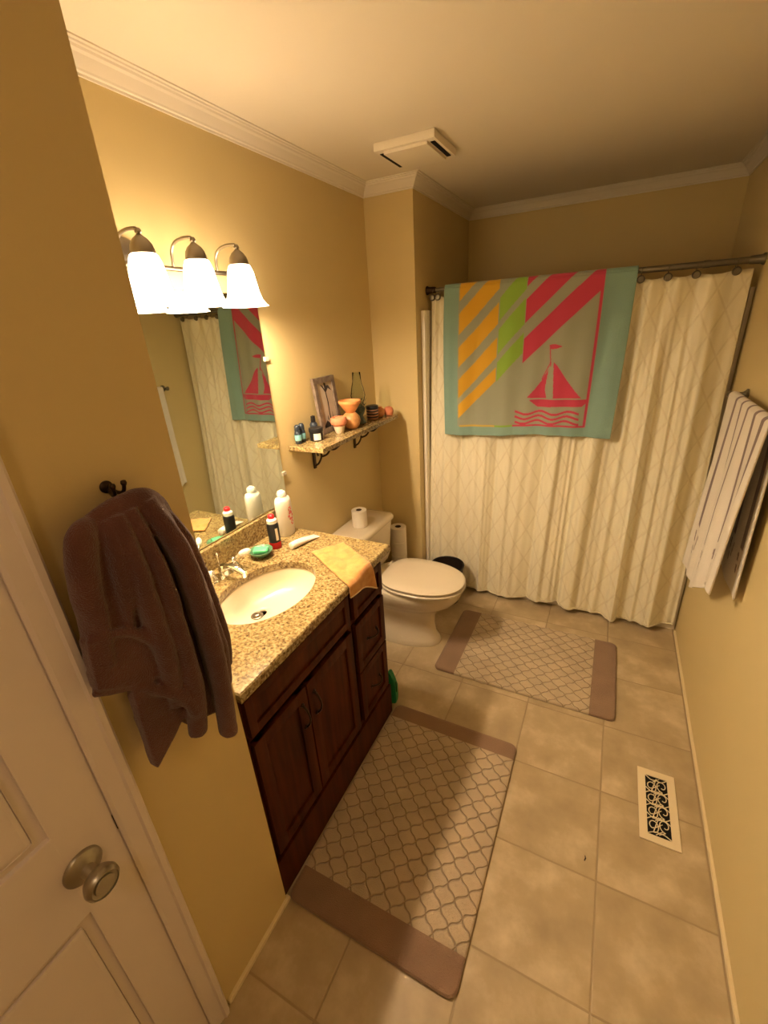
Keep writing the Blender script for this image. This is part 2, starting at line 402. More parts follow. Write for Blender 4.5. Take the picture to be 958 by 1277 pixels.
b = NB(); lathe(b, [(.034, 0), (.034, .004), (.031, .008), (.020, .012), (.013, .016), (.011, .034), (.016, .040), (.026, .046), (.030, .056), (.029, .064), (.024, .070), (.0235, .067), (.018, .066), (.017, .069), (.006, .070)], (X1, KY, KZ), 36, 'x')
kn = part('door_knob', b, M['knob'], dr, auto=40)
b = NB(); box(b, X1-.004, X1+.002, ye-.002, ye+.0035, .875, .915, .0008); part('latch', b, M['bronze'], dr)

# ------------------------------------------------------------------ ceiling fan cover
f = thing('exhaust_fan', 'white square exhaust fan cover with two slots on the ceiling', 'exhaust fan', (-.867, 2.13, H))
b = NB(); F = (-.867, 2.13)
box(b, F[0]-.133, F[0]+.133, F[1]-.135, F[1]+.135, H-.030, H, .007)
part('cover', b, M['fanp'], f, auto=30)
b = NB(); box(b, F[0]-.096, F[0]+.096, F[1]-.118, F[1]+.118, H-.041, H-.029, .005); part('center_panel', b, M['fanp'], f, auto=30)
for s in (-1, 1):
    b = NB(); box(b, F[0]+s*.112-.009, F[0]+s*.112+.009, F[1]-.10, F[1]+.10, H-.0325, H-.026, .001); part('slot', b, M['dark'], f)

# ------------------------------------------------------------------ mirror
mr = thing('wall_mirror', 'frameless rectangular wall mirror above the vanity backsplash', 'mirror', (XL+.004, 1.04, 1.02))
b = NB(); box(b, XL+.0005, XL+.006, YT+.012, 1.507, 1.016, 1.898, .0015, 1); part('mirror_glass', b, M['mirror'], mr)
for y, z in ((1.508, 1.654), (1.508, 1.15)):
    b = NB(); box(b, XL+.0002, XL+.012, y-.010, y+.016, z-.009, z+.009, .003); part('clip', b, M['clip'], mr)

# ------------------------------------------------------------------ vanity light
LY = (.925, 1.105, 1.285); LX = XL+.148; LZT = 1.990
vl = thing('vanity_light', 'three-bulb brushed nickel vanity light with white bell shades above the mirror', 'wall light', (XL, 1.07, 1.955))
b = NB()
loops = []
for d, k in ((0, 1.), (.012, 1.), (.02, .85), (.024, .6)):
    loops.append([(XL+d, .95+.10*k*math.cos(a), 1.975+.058*k*math.sin(a)) for a in [2*PI*i/32 for i in range(32)]])
loft(b, loops); part('back_plate', b, M['nickel'], vl, auto=35)
b = NB(); tube(b, [(XL+.045, .80, 1.955), (XL+.045, 1.37, 1.955)], .0075, 10)
for y in (.80, 1.37): lathe(b, [(.0, -.012), (.008, -.010), (.012, 0), (.008, .010), (0, .012)], (XL+.045, y, 1.955), 14, 'y', cap=False)
box(b, XL+.015, XL+.045, .93, .97, 1.945, 1.965, .003)
part('bar', b, M['nickel'], vl, auto=40)
b = NB(); sc = [(XL+.045, .80+.0, 1.955)]
pts = [(XL+.04, .82-.085*math.sin(t)*.9**(t*2), 1.955-.075+.075*math.cos(t)*.9**(t*2)) for t in np.linspace(0, 4.6, 24)]
tube(b, pts, .005, 8); part('scroll', b, M['nickel'], vl, smooth=True)
shade_prof = [(.028, -.018), (.036, -.026), (.043, -.045), (.048, -.075), (.053, -.105), (.060, -.128), (.070, -.142), (.076, -.148)]
shade_in = [(r-.003, h) for r, h in reversed(shade_prof)]
M['shade'] = emis('frosted_lit_glass', (.9, .85, .75), SHADE_EMIT)
M['bulb'] = emis('lit_bulb', (1, .9, .7), 30.)
def rip(a, h): return .035*math.cos(a*8)*max(0, (-h-.11)/.05)
for i, y in enumerate(LY):
    b = NB(); P = spline([(XL+.045, y, 1.958), (XL+.050, y, 2.000), (XL+.070, y, 2.022), (XL+.105, y, 2.030), (LX-.006, y, 2.028)], 6)
    tube(b, P, .0048, 8); part('arm', b, M['nickel'], vl, smooth=True)
    b = NB(); lathe(b, [(.0, .038), (.005, .038), (.008, .034), (.009, .028), (.006, .024), (.010, .020), (.020, .012), (.028, .0), (.031, -.012), (.032, -.022), (.028, -.024)], (LX, y, LZT), 28); part('socket_cup', b, M['nickel'], vl, auto=35)
    b = NB(); lathe(b, shade_prof+shade_in, (LX, y, LZT), 48, cap=False, rip=rip)
    part('glass_shade', b, M['shade'], vl, smooth=True)
    b = NB(); lathe(b, [(.001, -.026), (.012, -.028), (.013, -.045), (.019, -.052), (.020, -.060), (.016, -.070), (.009, -.075), (.001, -.077)], (LX, y, LZT), 20, cap=True)
    part('bulb', b, M['bulb'], vl, smooth=True)
    ld = bpy.data.lights.new('bulb_light', 'POINT'); ld.energy = LAMP_W; ld.color = LAMP_COL; ld.shadow_soft_size = .022
    lo = bpy.data.objects.new('bulb_light', ld); COL.objects.link(lo); lo.parent = vl; lo.location = Vector((LX, y, LZT-.126))-vl.location
# added fill: unseen lamp behind the camera to brighten the door side
hl = thing('added_fill_lamp', 'added unseen round fill lamp over the entry side of the room', 'fill lamp', (-.15, -.55, H))
b = NB(); lathe(b, [(.12, 0), (.125, -.02), (.11, -.022), (.1, -.04), (.06, -.06), (.001, -.066)], (-.15, -.55, H), 32)
part('fill_lamp_shade', b, emis('fill_lamp_glass', (.9, .85, .75), 1.0), hl, smooth=True)
ld = bpy.data.lights.new('fill_light', 'AREA'); ld.shape = 'DISK'; ld.size = .24; ld.energy = FILL_W; ld.color = (1, .70, .45)
lo = bpy.data.objects.new('fill_light', ld); COL.objects.link(lo); lo.parent = hl; lo.location = (0, 0, -.075)

# ------------------------------------------------------------------ vanity cabinet
CY0, CY1 = YT+.006, 1.412; CX = -.785; CF = -.766
va = thing('vanity_cabinet', 'dark cherry wood vanity cabinet under the granite counter', 'vanity cabinet', ((XL+CX)/2, (CY0+CY1)/2, 0))
b = NB()
# carcass sides, back, bottom
box(b, XL+.002, CX, CY0, CY0+.018, .0, .885); box(b, XL+.002, CX, CY1-.018, CY1, 0, .885)
box(b, XL+.002, XL+.02, CY0, CY1, .1, .885); box(b, XL+.002, CX, CY0, CY1, .10, .118)
# face frame
ff = CX
def fbox(y0, y1, z0, z1): box(b, ff-.004, ff+.004, y0, y1, z0, z1, .0015, 1)
fbox(CY0, CY0+.022, 0, .885); fbox(CY1-.035, CY1, 0, .885); fbox(1.125, 1.150, .1, .885)
fbox(CY0, CY1, .862, .885); fbox(CY0, CY1, .70, .722); fbox(CY0, CY1, .02, .195)
part('body', b, M['wood'], va)
# base rail
b = NB(); pl = [(CY0, 0), (CY1, 0), (CY1, .17), (CY0, .17)]
n = len(pl); A = [b.verts.new((ff+.003, y, z)) for y, z in pl]; B_ = [b.verts.new((ff+.017, y, z)) for y, z in pl]
b.faces.new(A); b.faces.new(B_)
for k in range(n): b.faces.new((A[k], A[(k+1) % n], B_[(k+1) % n], B_[k]))
part('base_rail', b, M['wood'], va)
def panel(name, y0, y1, z0, z1, st=.045):
    b = NB(); xa, xb = ff+.004, ff+.022
    box(b, xa, xb, y0, y0+st, z0, z1, .003); box(b, xa, xb, y1-st, y1, z0, z1, .003)
    box(b, xa, xb-.0004, y0+.01, y1-.01, z0, z0+st, .003); box(b, xa, xb-.0004, y0+.01, y1-.01, z1-st, z1, .003)
    box(b, xa, xb-.008, y0+st-.004, y1-st+.004, z0+st-.004, z1-st+.004)
    return part(name, b, M['wood'], va, auto=30)
def pull(parent, c, vert=True, L=.095, rise=.024):
    b = NB(); xf = ff+.022
    P = []
    for k in range(13):
        t = k/12; s = (t-.5)*L
        P.append((xf+rise*math.sin(PI*t)**.7+.001, c[0]+(0 if vert else s), c[1]+(s if vert else 0)))
    tube(b, P, [.0045-.0012*math.sin(PI*k/12) for k in range(13)], 8)
    for s in (-1, 1): lathe(b, [(.008, 0), (.007, .003), (.003, .004)], (xf, c[0]+(0 if vert else s*L/2), c[1]+(s*L/2 if vert else 0)), 12, 'x')
    return part('handle', b, M['bronze'], parent, smooth=True)
d1 = panel('door', .585, .826, .20, .697); pull(d1, (.797, .595))
d2 = panel('door', .832, 1.122, .20, .697); pull(d2, (.862, .595))
panel('drawer_front', .585, 1.122, .725, .858, .03)
dd = panel('drawer', 1.153, 1.388, .725, .858, .03)
dd = panel('drawer', 1.153, 1.388, .462, .697, .035); pull(dd, (1.27, .583), False, .075)
dd = panel('drawer', 1.153, 1.388, .20, .455, .035); pull(dd, (1.27, .325), False, .075)

# counter with oval cut-out
SC0 = (-1.005, .978); SAx, SAy = .152, .205
ct = thing('countertop', 'speckled tan granite vanity countertop with an oval sink cutout and backsplash', 'countertop', (-1.03, 1.0, .887))
b = NB(); ZT, ZB = .917, .887; x0, x1, y0, y1 = XL+.002, -.742, YT+.002, 1.442
n = 64; angs = [2*PI*i/n for i in range(n)]
def rect_pt(a):
    dx, dy = math.cos(a), math.sin(a); ts = []
    if abs(dx) > 1e-9: ts.append(((x1 if dx > 0 else x0)-SC0[0])/dx)
    if abs(dy) > 1e-9: ts.append(((y1 if dy > 0 else y0)-SC0[1])/dy)
    t = min(ts); return SC0[0]+dx*t, SC0[1]+dy*t
cor = [math.atan2(y-SC0[1], x-SC0[0]) % (2*PI) for x in (x0, x1) for y in (y0, y1)]
angs = sorted(angs+cor)
lo = []
for z, mode in ((ZB, 'o'), (ZT-.004, 'o'), (ZT, 'o2'), (ZT, 'i2'), (ZT-.003, 'i'), (ZB, 'i')):
    l = []
    for a in angs:
        if mode[0] == 'o':
            x, y = rect_pt(a)
            if mode == 'o2': x = min(max(x, x0+.004), x1-.004); y = min(max(y, y0+.004), y1-.004)
        else:
            k = .003 if mode == 'i2' else 0; x, y = SC0[0]+(SAx+k)*math.cos(a), SC0[1]+(SAy+k)*math.sin(a)
        l.append((x, y, z))
    lo.append(l)
lo.append(lo[0]); rs = loft(b, lo, cap=False); bmesh.ops.remove_doubles(b, verts=b.verts, dist=1e-6)
part('slab', b, M['granite'], ct, auto=40)
b = NB(); box(b, XL+.002, XL+.022, YT+.002, 1.40, ZT, 1.012, .002); part('backsplash', b, M['granite'], ct)
# sink bowl
sk = thing('sink_basin', 'cream oval undermount sink basin set in the granite counter', 'sink', (SC0[0], SC0[1], .77))
b = NB(); lo = []
prof = [(1.10, .886), (1.03, .886), (1.00, .878), (.965, .860), (.92, .843), (.84, .822), (.70, .808), (.48, .800), (.25, .797), (.12, .796)]
outp = [(.12, .786), (.5, .789), (.72, .798), (.88, .812), (.97, .826), (1.02, .856), (1.05, .872), (1.10, .874)]
for k, z in prof+outp:
    cx = SC0[0]-(1-k)*.062 if k < 1 else SC0[0]
    lo.append([(cx+SAx*k*math.cos(a), SC0[1]+SAy*k*math.sin(a), z) for a in [2*PI*i/64 for i in range(64)]])
lo.append(lo[0]); loft(b, lo, cap=False); bmesh.ops.remove_doubles(b, verts=b.verts, dist=1e-6)
part('bowl', b, M['sinkp'], sk, smooth=True)
b = NB(); lathe(b, [(r_, z_+.033) for r_, z_ in [(.0225, .7635), (.0225, .7665), (.019, .7675), (.017, .7655), (.016, .7665), (.0155, .772), (.008, .774), (.001, .7742)]], (SC0[0]-.058, SC0[1]-.018, 0), 28)
part('drain', b, M['nickel'], sk, smooth=True)
# faucet
FX, FY = -1.215, .985
fc = thing('faucet', 'chrome two-handle faucet with white lever knobs behind the sink', 'faucet', (FX, FY, ZT))
b = NB(); pl = [(FX+.026*math.copysign(abs(math.cos(a))**.7, math.cos(a)), FY+.082*math.copysign(abs(math.sin(a))**.6, math.sin(a))) for a in [2*PI*i/40 for i in range(40)]]
prism(b, pl, ZT, ZT+.014, .004, 2); part('base_plate', b, M['chrome'], fc, auto=40)
b = NB(); lathe(b, [(.021, .012), (.019, .03), (.016, .045), (.012, .052)], (FX, FY, ZT), 24)
tube(b, spline([(FX, FY, ZT+.035), (FX+.03, FY, ZT+.052), (FX+.07, FY, ZT+.050), (FX+.105, FY, ZT+.036)], 6), [(.012, .011)]*19, 14)
lathe(b, [(.0095, -.012), (.0095, .008)], (FX+.100, FY, ZT+.034), 16)
part('spout', b, M['chrome'], fc, auto=40)
b = NB(); tube(b, [(FX-.018, FY, ZT+.012), (FX-.018, FY, ZT+.088)], .0025, 8); lathe(b, [(.002, .086), (.005, .090), (.005, .095), (.001, .099)], (FX-.018, FY, ZT), 12)
part('lift_rod', b, M['chrome'], fc, smooth=True)
for s in (-1, 1):
    b = NB(); hy = FY+s*.055
    lathe(b, [(.017, .012), (.016, .026), (.010, .034), (.009, .042), (.012, .048), (.010, .056), (.001, .060)], (FX, hy, ZT), 20)
    tube(b, [(FX, hy, ZT+.048), (FX+.012, hy+s*.02, ZT+.060)], .005, 10)
    h_ = part('handle', b, M['chrome'], fc, auto=40)
    b = NB(); tube(b, [(FX+.012+.034*t, hy+s*(.02+.030*t), ZT+.060+.012*t) for t in (0, .12, .4, .7, .92, 1)], [.006, .010, .0125, .012, .008, .002], 14)
    part('lever_knob', b, M['white'], h_, smooth=True)

# soap dish + soap
sd = thing('soap_dish', 'shallow green glass soap dish on the counter behind the sink', 'soap dish', (-1.192, 1.165, ZT))
b = NB(); lathe(b, [(.022, 0), (.024, .004), (.036, .012), (.046, .024), (.048, .030), (.045, .030), (.035, .016), (.02, .009), (.001, .008)], (-1.192, 1.165, ZT), 36)
part('dish', b, M['dishg'], sd, smooth=True)
b = NB(); box(b, -.029, .029, -.020, .020, -.008, .008, .007, 3); bmesh.ops.rotate(b, verts=b.verts, matrix=Matrix.Rotation(.5, 3, 'Z')); bmesh.ops.translate(b, verts=b.verts, vec=(-1.190, 1.163, ZT+.029))
solo('soap_bar', b, M['soap'], 'green rectangular bar of soap lying in the dish beside the faucet', 'soap', loc=(-1.190, 1.163, ZT+.021), auto=50)
# shaving can
G = (-1.188, 1.250, ZT)
g = thing('shaving_gel_can', 'black can with red cap and red base beside the soap dish', 'can', G)
b = NB(); lathe(b, [(.0235, 0), (.025, .003), (.025, .028), (.0245, .030)], G, 28); part('base', b, M['redc'], g, auto=40)
b = NB(); lathe(b, [(.0245, .030), (.0245, .104), (.022, .112), (.019, .116)], G, 28); part('can', b, M['black'], g, auto=50)
b = NB()
for k in range(7):
    a0 = -.55+k*.07; a1 = a0+.07; r = .0248
    vs_ = [b.verts.new((G[0]+r*math.cos(a), G[1]+r*math.sin(a), ZT+z)) for a, z in ((a0, .04), (a1, .04), (a1, .094), (a0, .094))]; b.faces.new(vs_)
part('label', b, M['label'], g)
b = NB(); lathe(b, [(.021, .114), (.021, .128), (.015, .134), (.012, .135)], G, 24); part('collar', b, M['white'], g, auto=40)
b = NB(); lathe(b, [(.013, .133), (.0135, .146), (.010, .151), (.001, .152)], G, 24); part('cap', b, M['red'], g, auto=50)
# powder bottle
G = (-1.225, 1.375, ZT)
g = thing('powder_bottle', 'tall white powder bottle with pink print at the far end of the backsplash', 'bottle', G)
b = NB(); lo = []
for r, z in ((.038, 0), (.042, .004), (.042, .14), (.041, .160), (.035, .174), (.020, .180), (.018, .184)):
    lo.append([(G[0]+r*.72*math.cos(a), G[1]+r*1.02*math.sin(a), G[2]+z) for a in [2*PI*i/36 for i in range(36)]])
loft(b, lo); part('body', b, M['white'], g, auto=60)
b = NB(); lathe(b, [(.019, .180), (.020, .184), (.020, .196), (.016, .203), (.010, .2035), (.009, .208), (.001, .209)], G, 24); part('cap', b, M['white'], g, auto=50)
def flower(b, cy, cz, s):
    for k in range(6):
        a = k*PI/3; yy, zz = cy+s*.7*math.cos(a), cz+s*.9*math.sin(a)
        pts = []
        for j in range(10):
            t = 2*PI*j/10; y_ = yy+s*.38*math.cos(t); z_ = zz+s*.38*math.sin(t); q = min(.98, abs(y_-G[1])/(.042*1.02))
            pts.append(b.verts.new((G[0]+.042*.72*math.sqrt(1-q*q)+.0004, y_, G[2]+z_)))
        b.faces.new(pts)
b = NB(); flower(b, G[1]+.006, .092, .017); flower(b, G[1]+.004, .122, .011); flower(b, G[1]+.010, .060, .010); part('print', b, M['pink'], g)
# toothpaste
t0 = Vector((-1.110, 1.255, ZT)); t1 = Vector((-1.085, 1.400, ZT)); dv = (t1-t0).normalized(); sd_ = Vector((-dv.y, dv.x, 0))
tp = thing('toothpaste_tube', 'white toothpaste tube lying on the counter near the folded washcloth', 'tube', (t0+t1)/2)
b = NB(); lo = []
for k, (w_, h_) in ((.14, (.015, .015)), (.2, (.017, .0155)), (.5, (.019, .012)), (.8, (.021, .006)), (.97, (.022, .0015)), (1., (.022, .0012))):
    c = t0+dv*(k*.15)+Vector((0, 0, h_))
    lo.append([c+sd_*w_*math.cos(a)+Vector((0, 0, h_*math.sin(a))) for a in [2*PI*i/20 for i in range(20)]])
loft(b, lo); part('body', b, M['tube'], tp, smooth=True)
b = NB(); lo = []
for k, r in ((-.01, .012), (0., .0145), (.13, .0155), (.145, .012)):
    c = t0+dv*(k*.15)+Vector((0, 0, .0156)); lo.append([c+sd_*r*math.cos(a)+Vector((0, 0, r*math.sin(a))) for a in [2*PI*i/20 for i in range(20)]])
loft(b, lo); part('cap', b, M['white'], tp, auto=40)
b = NB(); lo = []
for k, (w_, h_) in ((.55, (.012, .0113)), (.75, (.014, .0074)), (.85, (.009, .0050))):
    c = t0+dv*(k*.15)+Vector((0, 0, h_*1.0))
    lo.append([c-sd_*w_*.9+Vector((0, 0, h_*.75)), c-sd_*w_*1.02+Vector((0, 0, h_*.9+.0006))])
part_ = None; b.free()

# washcloth on the counter, hanging over the front edge
def wash():
    b = NB(); nu, nv = 26, 40
    # four corners on the counter: far-left, far-right, near-right, near-left  (x towards room, y along wall)
    A = Vector((-1.010, 1.255, 0)); B = Vector((-.925, 1.375, 0)); C = Vector((-.742, 1.262, 0)); D = Vector((-.742, 1.095, 0))
    rng = random.Random(3); grid = []
    for j in range(nv+1):
        t = j/nv; row = []
        for i in range(nu+1):
            s = i/nu
            T = min(t/.78, 1.); P = (A.lerp(B, s)).lerp(D.lerp(C, s), T)
            wob = .0025*math.sin(s*9+t*5)+.002*math.sin(t*14-s*4)
            z = ZT+.006+abs(wob)
            if s > .55 and t > .45: z += .004*math.sin((s-.55)/.45*PI)
            if t > .78:
                q = (t-.78)/.22; drop = q*(.045+.055*s*s+.03*max(0, s-.4))
                ang = min(q*4, 1.)*PI/2
                P = P+Vector((.010*math.sin(ang), .02*q*(s-.2), 0)); z = ZT+.006+abs(wob)*.3-drop*(1 if q > .05 else .3)
                P.x += .006*math.sin(s*7)*q
            row.append((P.x, P.y, z))
        grid.append(row)
    top = [[b.verts.new(p) for p in r] for r in grid]
    for j in range(nv):
        for i in range(nu): b.faces.new((top[j][i], top[j][i+1], top[j+1][i+1], top[j+1][i]))
    return b, grid
b, grid = wash()
wc = thing('washcloth', 'orange-yellow folded washcloth draped over the front edge of the counter', 'washcloth', (-.87, 1.24, ZT))
o = part('cloth', b, M['yellow'], wc, smooth=True)
md = o.modifiers.new('s', 'SOLIDIFY'); md.thickness = .005; md.offset = -1 if False else 0
b = NB(); tube(b, [Vector(p)+Vector((.001, 0, 0)) for p in grid[-1]], .0032, 8); part('hem', b, M['hemw'], wc, smooth=True)

# ------------------------------------------------------------------ shelf
SX1, SY0, SY1, SZ = XL+.198, 1.572, 2.372, 1.264
sh = thing('wall_shelf', 'tan granite wall shelf on two black iron brackets beside the mirror', 'shelf', (XL, 1.97, SZ))
b = NB(); box(b, XL+.001, SX1, SY0, SY1, SZ-.022, SZ, .003); part('shelf_board', b, M['granite'], sh)
for y in (1.76, 2.17):
    b = NB()
    box(b, XL+.0005, XL+.008, y-.010, y+.010, SZ-.165, SZ-.022, .002)
    box(b, XL+.001, XL+.175, y-.010, y+.010, SZ-.030, SZ-.0222, .002)
    P = [(XL+.008, y, SZ-.150)]
    P = spline([(XL+.008, y, SZ-.15), (XL+.03, y, SZ-.135), (XL+.05, y, SZ-.10), (XL+.045, y, SZ-.075), (XL+.028, y, SZ-.08), (XL+.030, y, SZ-.098)], 6)
    tube(b, P, .005, 8)
    P = spline([(XL+.05, y, SZ-.10), (XL+.085, y, SZ-.085), (XL+.105, y, SZ-.058), (XL+.098, y, SZ-.04), (XL+.083, y, SZ-.046), (XL+.088, y, SZ-.06)], 6)
    tube(b, P, .005, 8)
    P = spline([(XL+.105, y, SZ-.058), (XL+.135, y, SZ-.055), (XL+.165, y, SZ-.032)], 6); tube(b, P, .005, 8)
    part('bracket', b, M['bronze'], sh, auto=40)

# items on the shelf
def roll_on(x, y, label):
    G = (x, y, SZ); g = thing('deodorant_bottle', label, 'bottle', G, 'small dark bottles at the near end of the shelf')
    b = NB(); lathe(b, [(.014, 0), (.016, .003), (.0165, .045), (.015, .055), (.012, .060)], G, 22); part('body', b, M['navy'], g, auto=50)
    b = NB(); lathe(b, [(.0168, .016), (.0172, .017), (.0172, .042), (.0168, .043)], G, 22, cap=False); part('label', b, M['teal'], g, smooth=True)
    b = NB(); lathe(b, [(.0135, .058), (.0145, .062), (.014, .080), (.009, .088), (.001, .090)], G, 22); part('cap', b, M['navy'], g, auto=50)
    return g
roll_on(-1.290, 1.626, 'small teal-labelled dark bottle nearest the mirror on the shelf')
roll_on(-1.293, 1.662, 'small teal-labelled dark bottle between its twin and the black-lidded jar')
G = (-1.243, 1.706, SZ); g = thing('cream_jar', 'low black-lidded jar with a white label on the shelf', 'jar', G)
b = NB(); lathe(b, [(.028, 0), (.032, .003), (.032, .040), (.029, .043)], G, 32); part('body', b, M['black'], g, auto=40)
b = NB(); lathe(b, [(.034, .042), (.035, .044), (.035, .058), (.032, .061), (.001, .061)], G, 32); part('lid', b, M['black'], g, auto=40)
b = NB(); r = .0325
for k in range(12):
    a0 = -1.35+k*.09; vs_ = [b.verts.new((G[0]+r*math.cos(a), G[1]+r*math.sin(a), SZ+z)) for a, z in ((a0, .006), (a0+.09, .006), (a0+.09, .037), (a0, .037))]; b.faces.new(vs_)
part('label', b, M['label'], g)
G = (-1.288, 1.755, SZ); g = thing('dropper_bottle', 'slim dark grey bottle standing behind the black-lidded jar', 'bottle', G)
b = NB(); lathe(b, [(.017, 0), (.019, .003), (.019, .065), (.015, .073), (.009, .078)], G, 22); part('body', b, M['navy'], g, auto=50)
b = NB(); lathe(b, [(.011, .076), (.012, .079), (.011, .105), (.001, .108)], G, 22); part('cap', b, M['black'], g, auto=50)
# picture frame leaning on the wall
fy0, fy1, fz1 = 1.800, 1.985, SZ+.272
g = thing('picture_frame', 'dark weathered wood picture frame leaning on the wall above the shelf', 'picture frame', (-1.28, (fy0+fy1)/2, SZ))
def fr_pt(y, z, d=0.):  # leaning plane
    k = (z-SZ)/(fz1-SZ); return Vector((XL+.042-.030*k+d, y, z))
def fr_box(b, y0, y1, z0, z1, d0, d1):
    v = [b.verts.new(fr_pt(y, z, d)) for d in (d0, d1) for y, z in ((y0, z0), (y1, z0), (y1, z1), (y0, z1))]
    for q in ((0, 1, 2, 3), (4, 5, 6, 7), (0, 1, 5, 4), (1, 2, 6, 5), (2, 3, 7, 6), (3, 0, 4, 7)): b.faces.new([v[i] for i in q])
b = NB(); W = .026; Z0 = SZ+.001
fr_box(b, fy0, fy0+W, Z0, fz1, -.006, .010); fr_box(b, fy1-W, fy1, Z0, fz1, -.006, .010); fr_box(b, fy0+W, fy1-W, Z0, Z0+W, -.006, .010); fr_box(b, fy0+W, fy1-W, fz1-W, fz1, -.006, .010)
part('frame', b, M['frame'], g)
b = NB(); fr_box(b, fy0+W-.002, fy1-W+.002, Z0+W-.002, fz1-W+.002, -.004, .002); pr = part('print', b, M['art'], g)
b = NB()
def ink(poly):
    b.faces.new([b.verts.new(fr_pt(fy0+W+u*(fy1-fy0-2*W), Z0+W+v_*(fz1-Z0-2*W), .0026)) for u, v_ in poly])
ink([(.52, .0), (.60, .0), (.57, .3), (.60, .55), (.56, .80), (.50, .80), (.54, .55), (.51, .3)])
ink([(.50, .78), (.57, .78), (.40, .93), (.25, .97), (.38, .88)]); ink([(.52, .80), (.57, .78), (.72, .86), (.95, .78), (.78, .92), (.60, .92)]); ink([(.50, .82), (.58, .82), (.62, .98), (.48, .99)])
ink([(.08, .05), (.3, .16), (.45, .08), (.50, .0), (.08, .0)]); ink([(.60, .0), (.70, .12), (.86, .10), (.95, .0)]); ink([(.36, .16), (.40, .30), (.43, .16)]); ink([(.70, .12), (.72, .34), (.76, .12)])
part('drawing', b, M['ink'], pr)
# pots
G = (-1.212, 1.866, SZ); g = thing('terracotta_pot', 'small terracotta pot with a cream lower half in front of the picture frame', 'pot', G)
b = NB(); lathe(b, [(.018, 0), (.020, .002), (.029, .034), (.030, .037)], G, 30); part('base', b, M['cream'], g, auto=50)
b = NB(); lathe(b, [(.030, .037), (.032, .043), (.040, .047), (.043, .060), (.040, .076), (.036, .080), (.032, .078), (.030, .045), (.001, .044)], G, 30); part('rim', b, M['terra'], g, auto=50)
G = (-1.205, 1.975, SZ); g = thing('glazed_bowl', 'orange clay bowl stacked upon a rounded amber pot behind the small terracotta pot', 'bowl', (G[0], G[1], SZ+.085))
b = NB(); G2 = (G[0], G[1], SZ+.085); lathe(b, [(.022, 0), (.026, .003), (.044, .028), (.052, .040), (.056, .058), (.052, .060), (.042, .036), (.02, .012), (.001, .010)], G2, 36)
part('bowl', b, M['terra2'], g, auto=50)
b = NB(); lathe(b, [(.053, .0405), (.0575, .045), (.0595, .056), (.0575, .061), (.053, .0605)], G2, 36, cap=False); part('rim_band', b, M['terra2'], g, smooth=True)
b = NB(); lathe(b, [(.030, 0), (.042, .015), (.050, .040), (.046, .062), (.032, .078), (.026, .084), (.022, .084), (.001, .080)], G, 32)
solo('amber_pot', b, mat('amber_glaze', (.55, .27, .10), .35, nscale=25, namp=.25), 'round amber brown pot carrying the orange clay bowl on the shelf', 'pot', loc=G, auto=60)
# oil lamp with greenery
G = (-1.228, 2.105, SZ); g = thing('oil_lamp', 'clear glass lamp with a tall chimney and dark greenery at its base', 'oil lamp', G)
b = NB(); lathe(b, [(.034, 0), (.036, .004), (.028, .020), (.020, .040), (.030, .060), (.034, .080), (.022, .096), (.012, .100)], G, 28); part('font', b, mat('green_tinted_glass', (.10, .14, .12), .1, spec=.6), g, smooth=True)
b = NB(); lathe(b, [(.020, .098), (.034, .125), (.040, .15), (.034, .185), (.024, .225), (.022, .27), (.0205, .27), (.0225, .225), (.0325, .185), (.0385, .15), (.0325, .126), (.0185, .099)], G, 32, cap=False); part('chimney', b, M['glass'], g, smooth=True)
b = NB(); rr = random.Random(8)
for k in range(46):
    a = rr.random()*2*PI; r0 = .022+.014*rr.random(); z0 = .055+.06*rr.random(); r1 = r0+.018*rr.random()+.006; z1 = z0+.03*rr.random()
    p = Vector((G[0]+r0*math.cos(a), G[1]+r0*math.sin(a), SZ+z0)); q = Vector((G[0]+r1*math.cos(a+.3), G[1]+r1*math.sin(a+.3), SZ+z1)); sd_v = Vector((-math.sin(a), math.cos(a), .2))*.005
    m_ = p.lerp(q, .5)+Vector((0, 0, .003)); vs_ = [b.verts.new(v) for v in (p, m_+sd_v, q, m_-sd_v)]; b.faces.new(vs_)
part('greenery', b, M['leaf'], g)
# striped candle jar, brown pots
G = (-1.205, 2.215, SZ); g = thing('candle_jar', 'dark brown striped candle jar right of the glass oil lamp', 'candle jar', G)
b = NB(); lathe(b, [(.030, 0), (.033, .003), (.034, .065), (.031, .069), (.028, .066), (.028, .05), (.001, .049)], G, 32); part('jar', b, M['copper'], g, auto=50)
for z in (.012, .028, .044):
    b = NB(); lathe(b, [(.0333, z), (.0348, z+.001), (.0349, z+.007), (.0336, z+.008)], G, 32, cap=False); part('stripe', b, M['black'], g, smooth=True)
b = NB(); lathe(b, [(.0345, .058), (.036, .060), (.036, .075), (.033, .078), (.001, .078)], G, 32); part('lid', b, M['black'], g, auto=50)
G = (-1.20, 2.293, SZ); b = NB(); lathe(b, [(.020, 0), (.030, .012), (.033, .028), (.028, .042), (.016, .050), (.018, .056), (.014, .056), (.001, .048)], G, 28)
solo('clay_jar', b, M['terra2'], 'squat round clay jar beside the striped candle jar', 'jar', loc=G, auto=60)
G = (-1.165, 2.342, SZ); b = NB(); lathe(b, [(.018, 0), (.024, .003), (.029, .020), (.027, .036), (.020, .046), (.014, .05), (.001, .051)], G, 28)
solo('clay_ornament', b, M['terra'], 'small reddish clay ornament at the far end of the shelf', 'ornament', loc=G, auto=60)

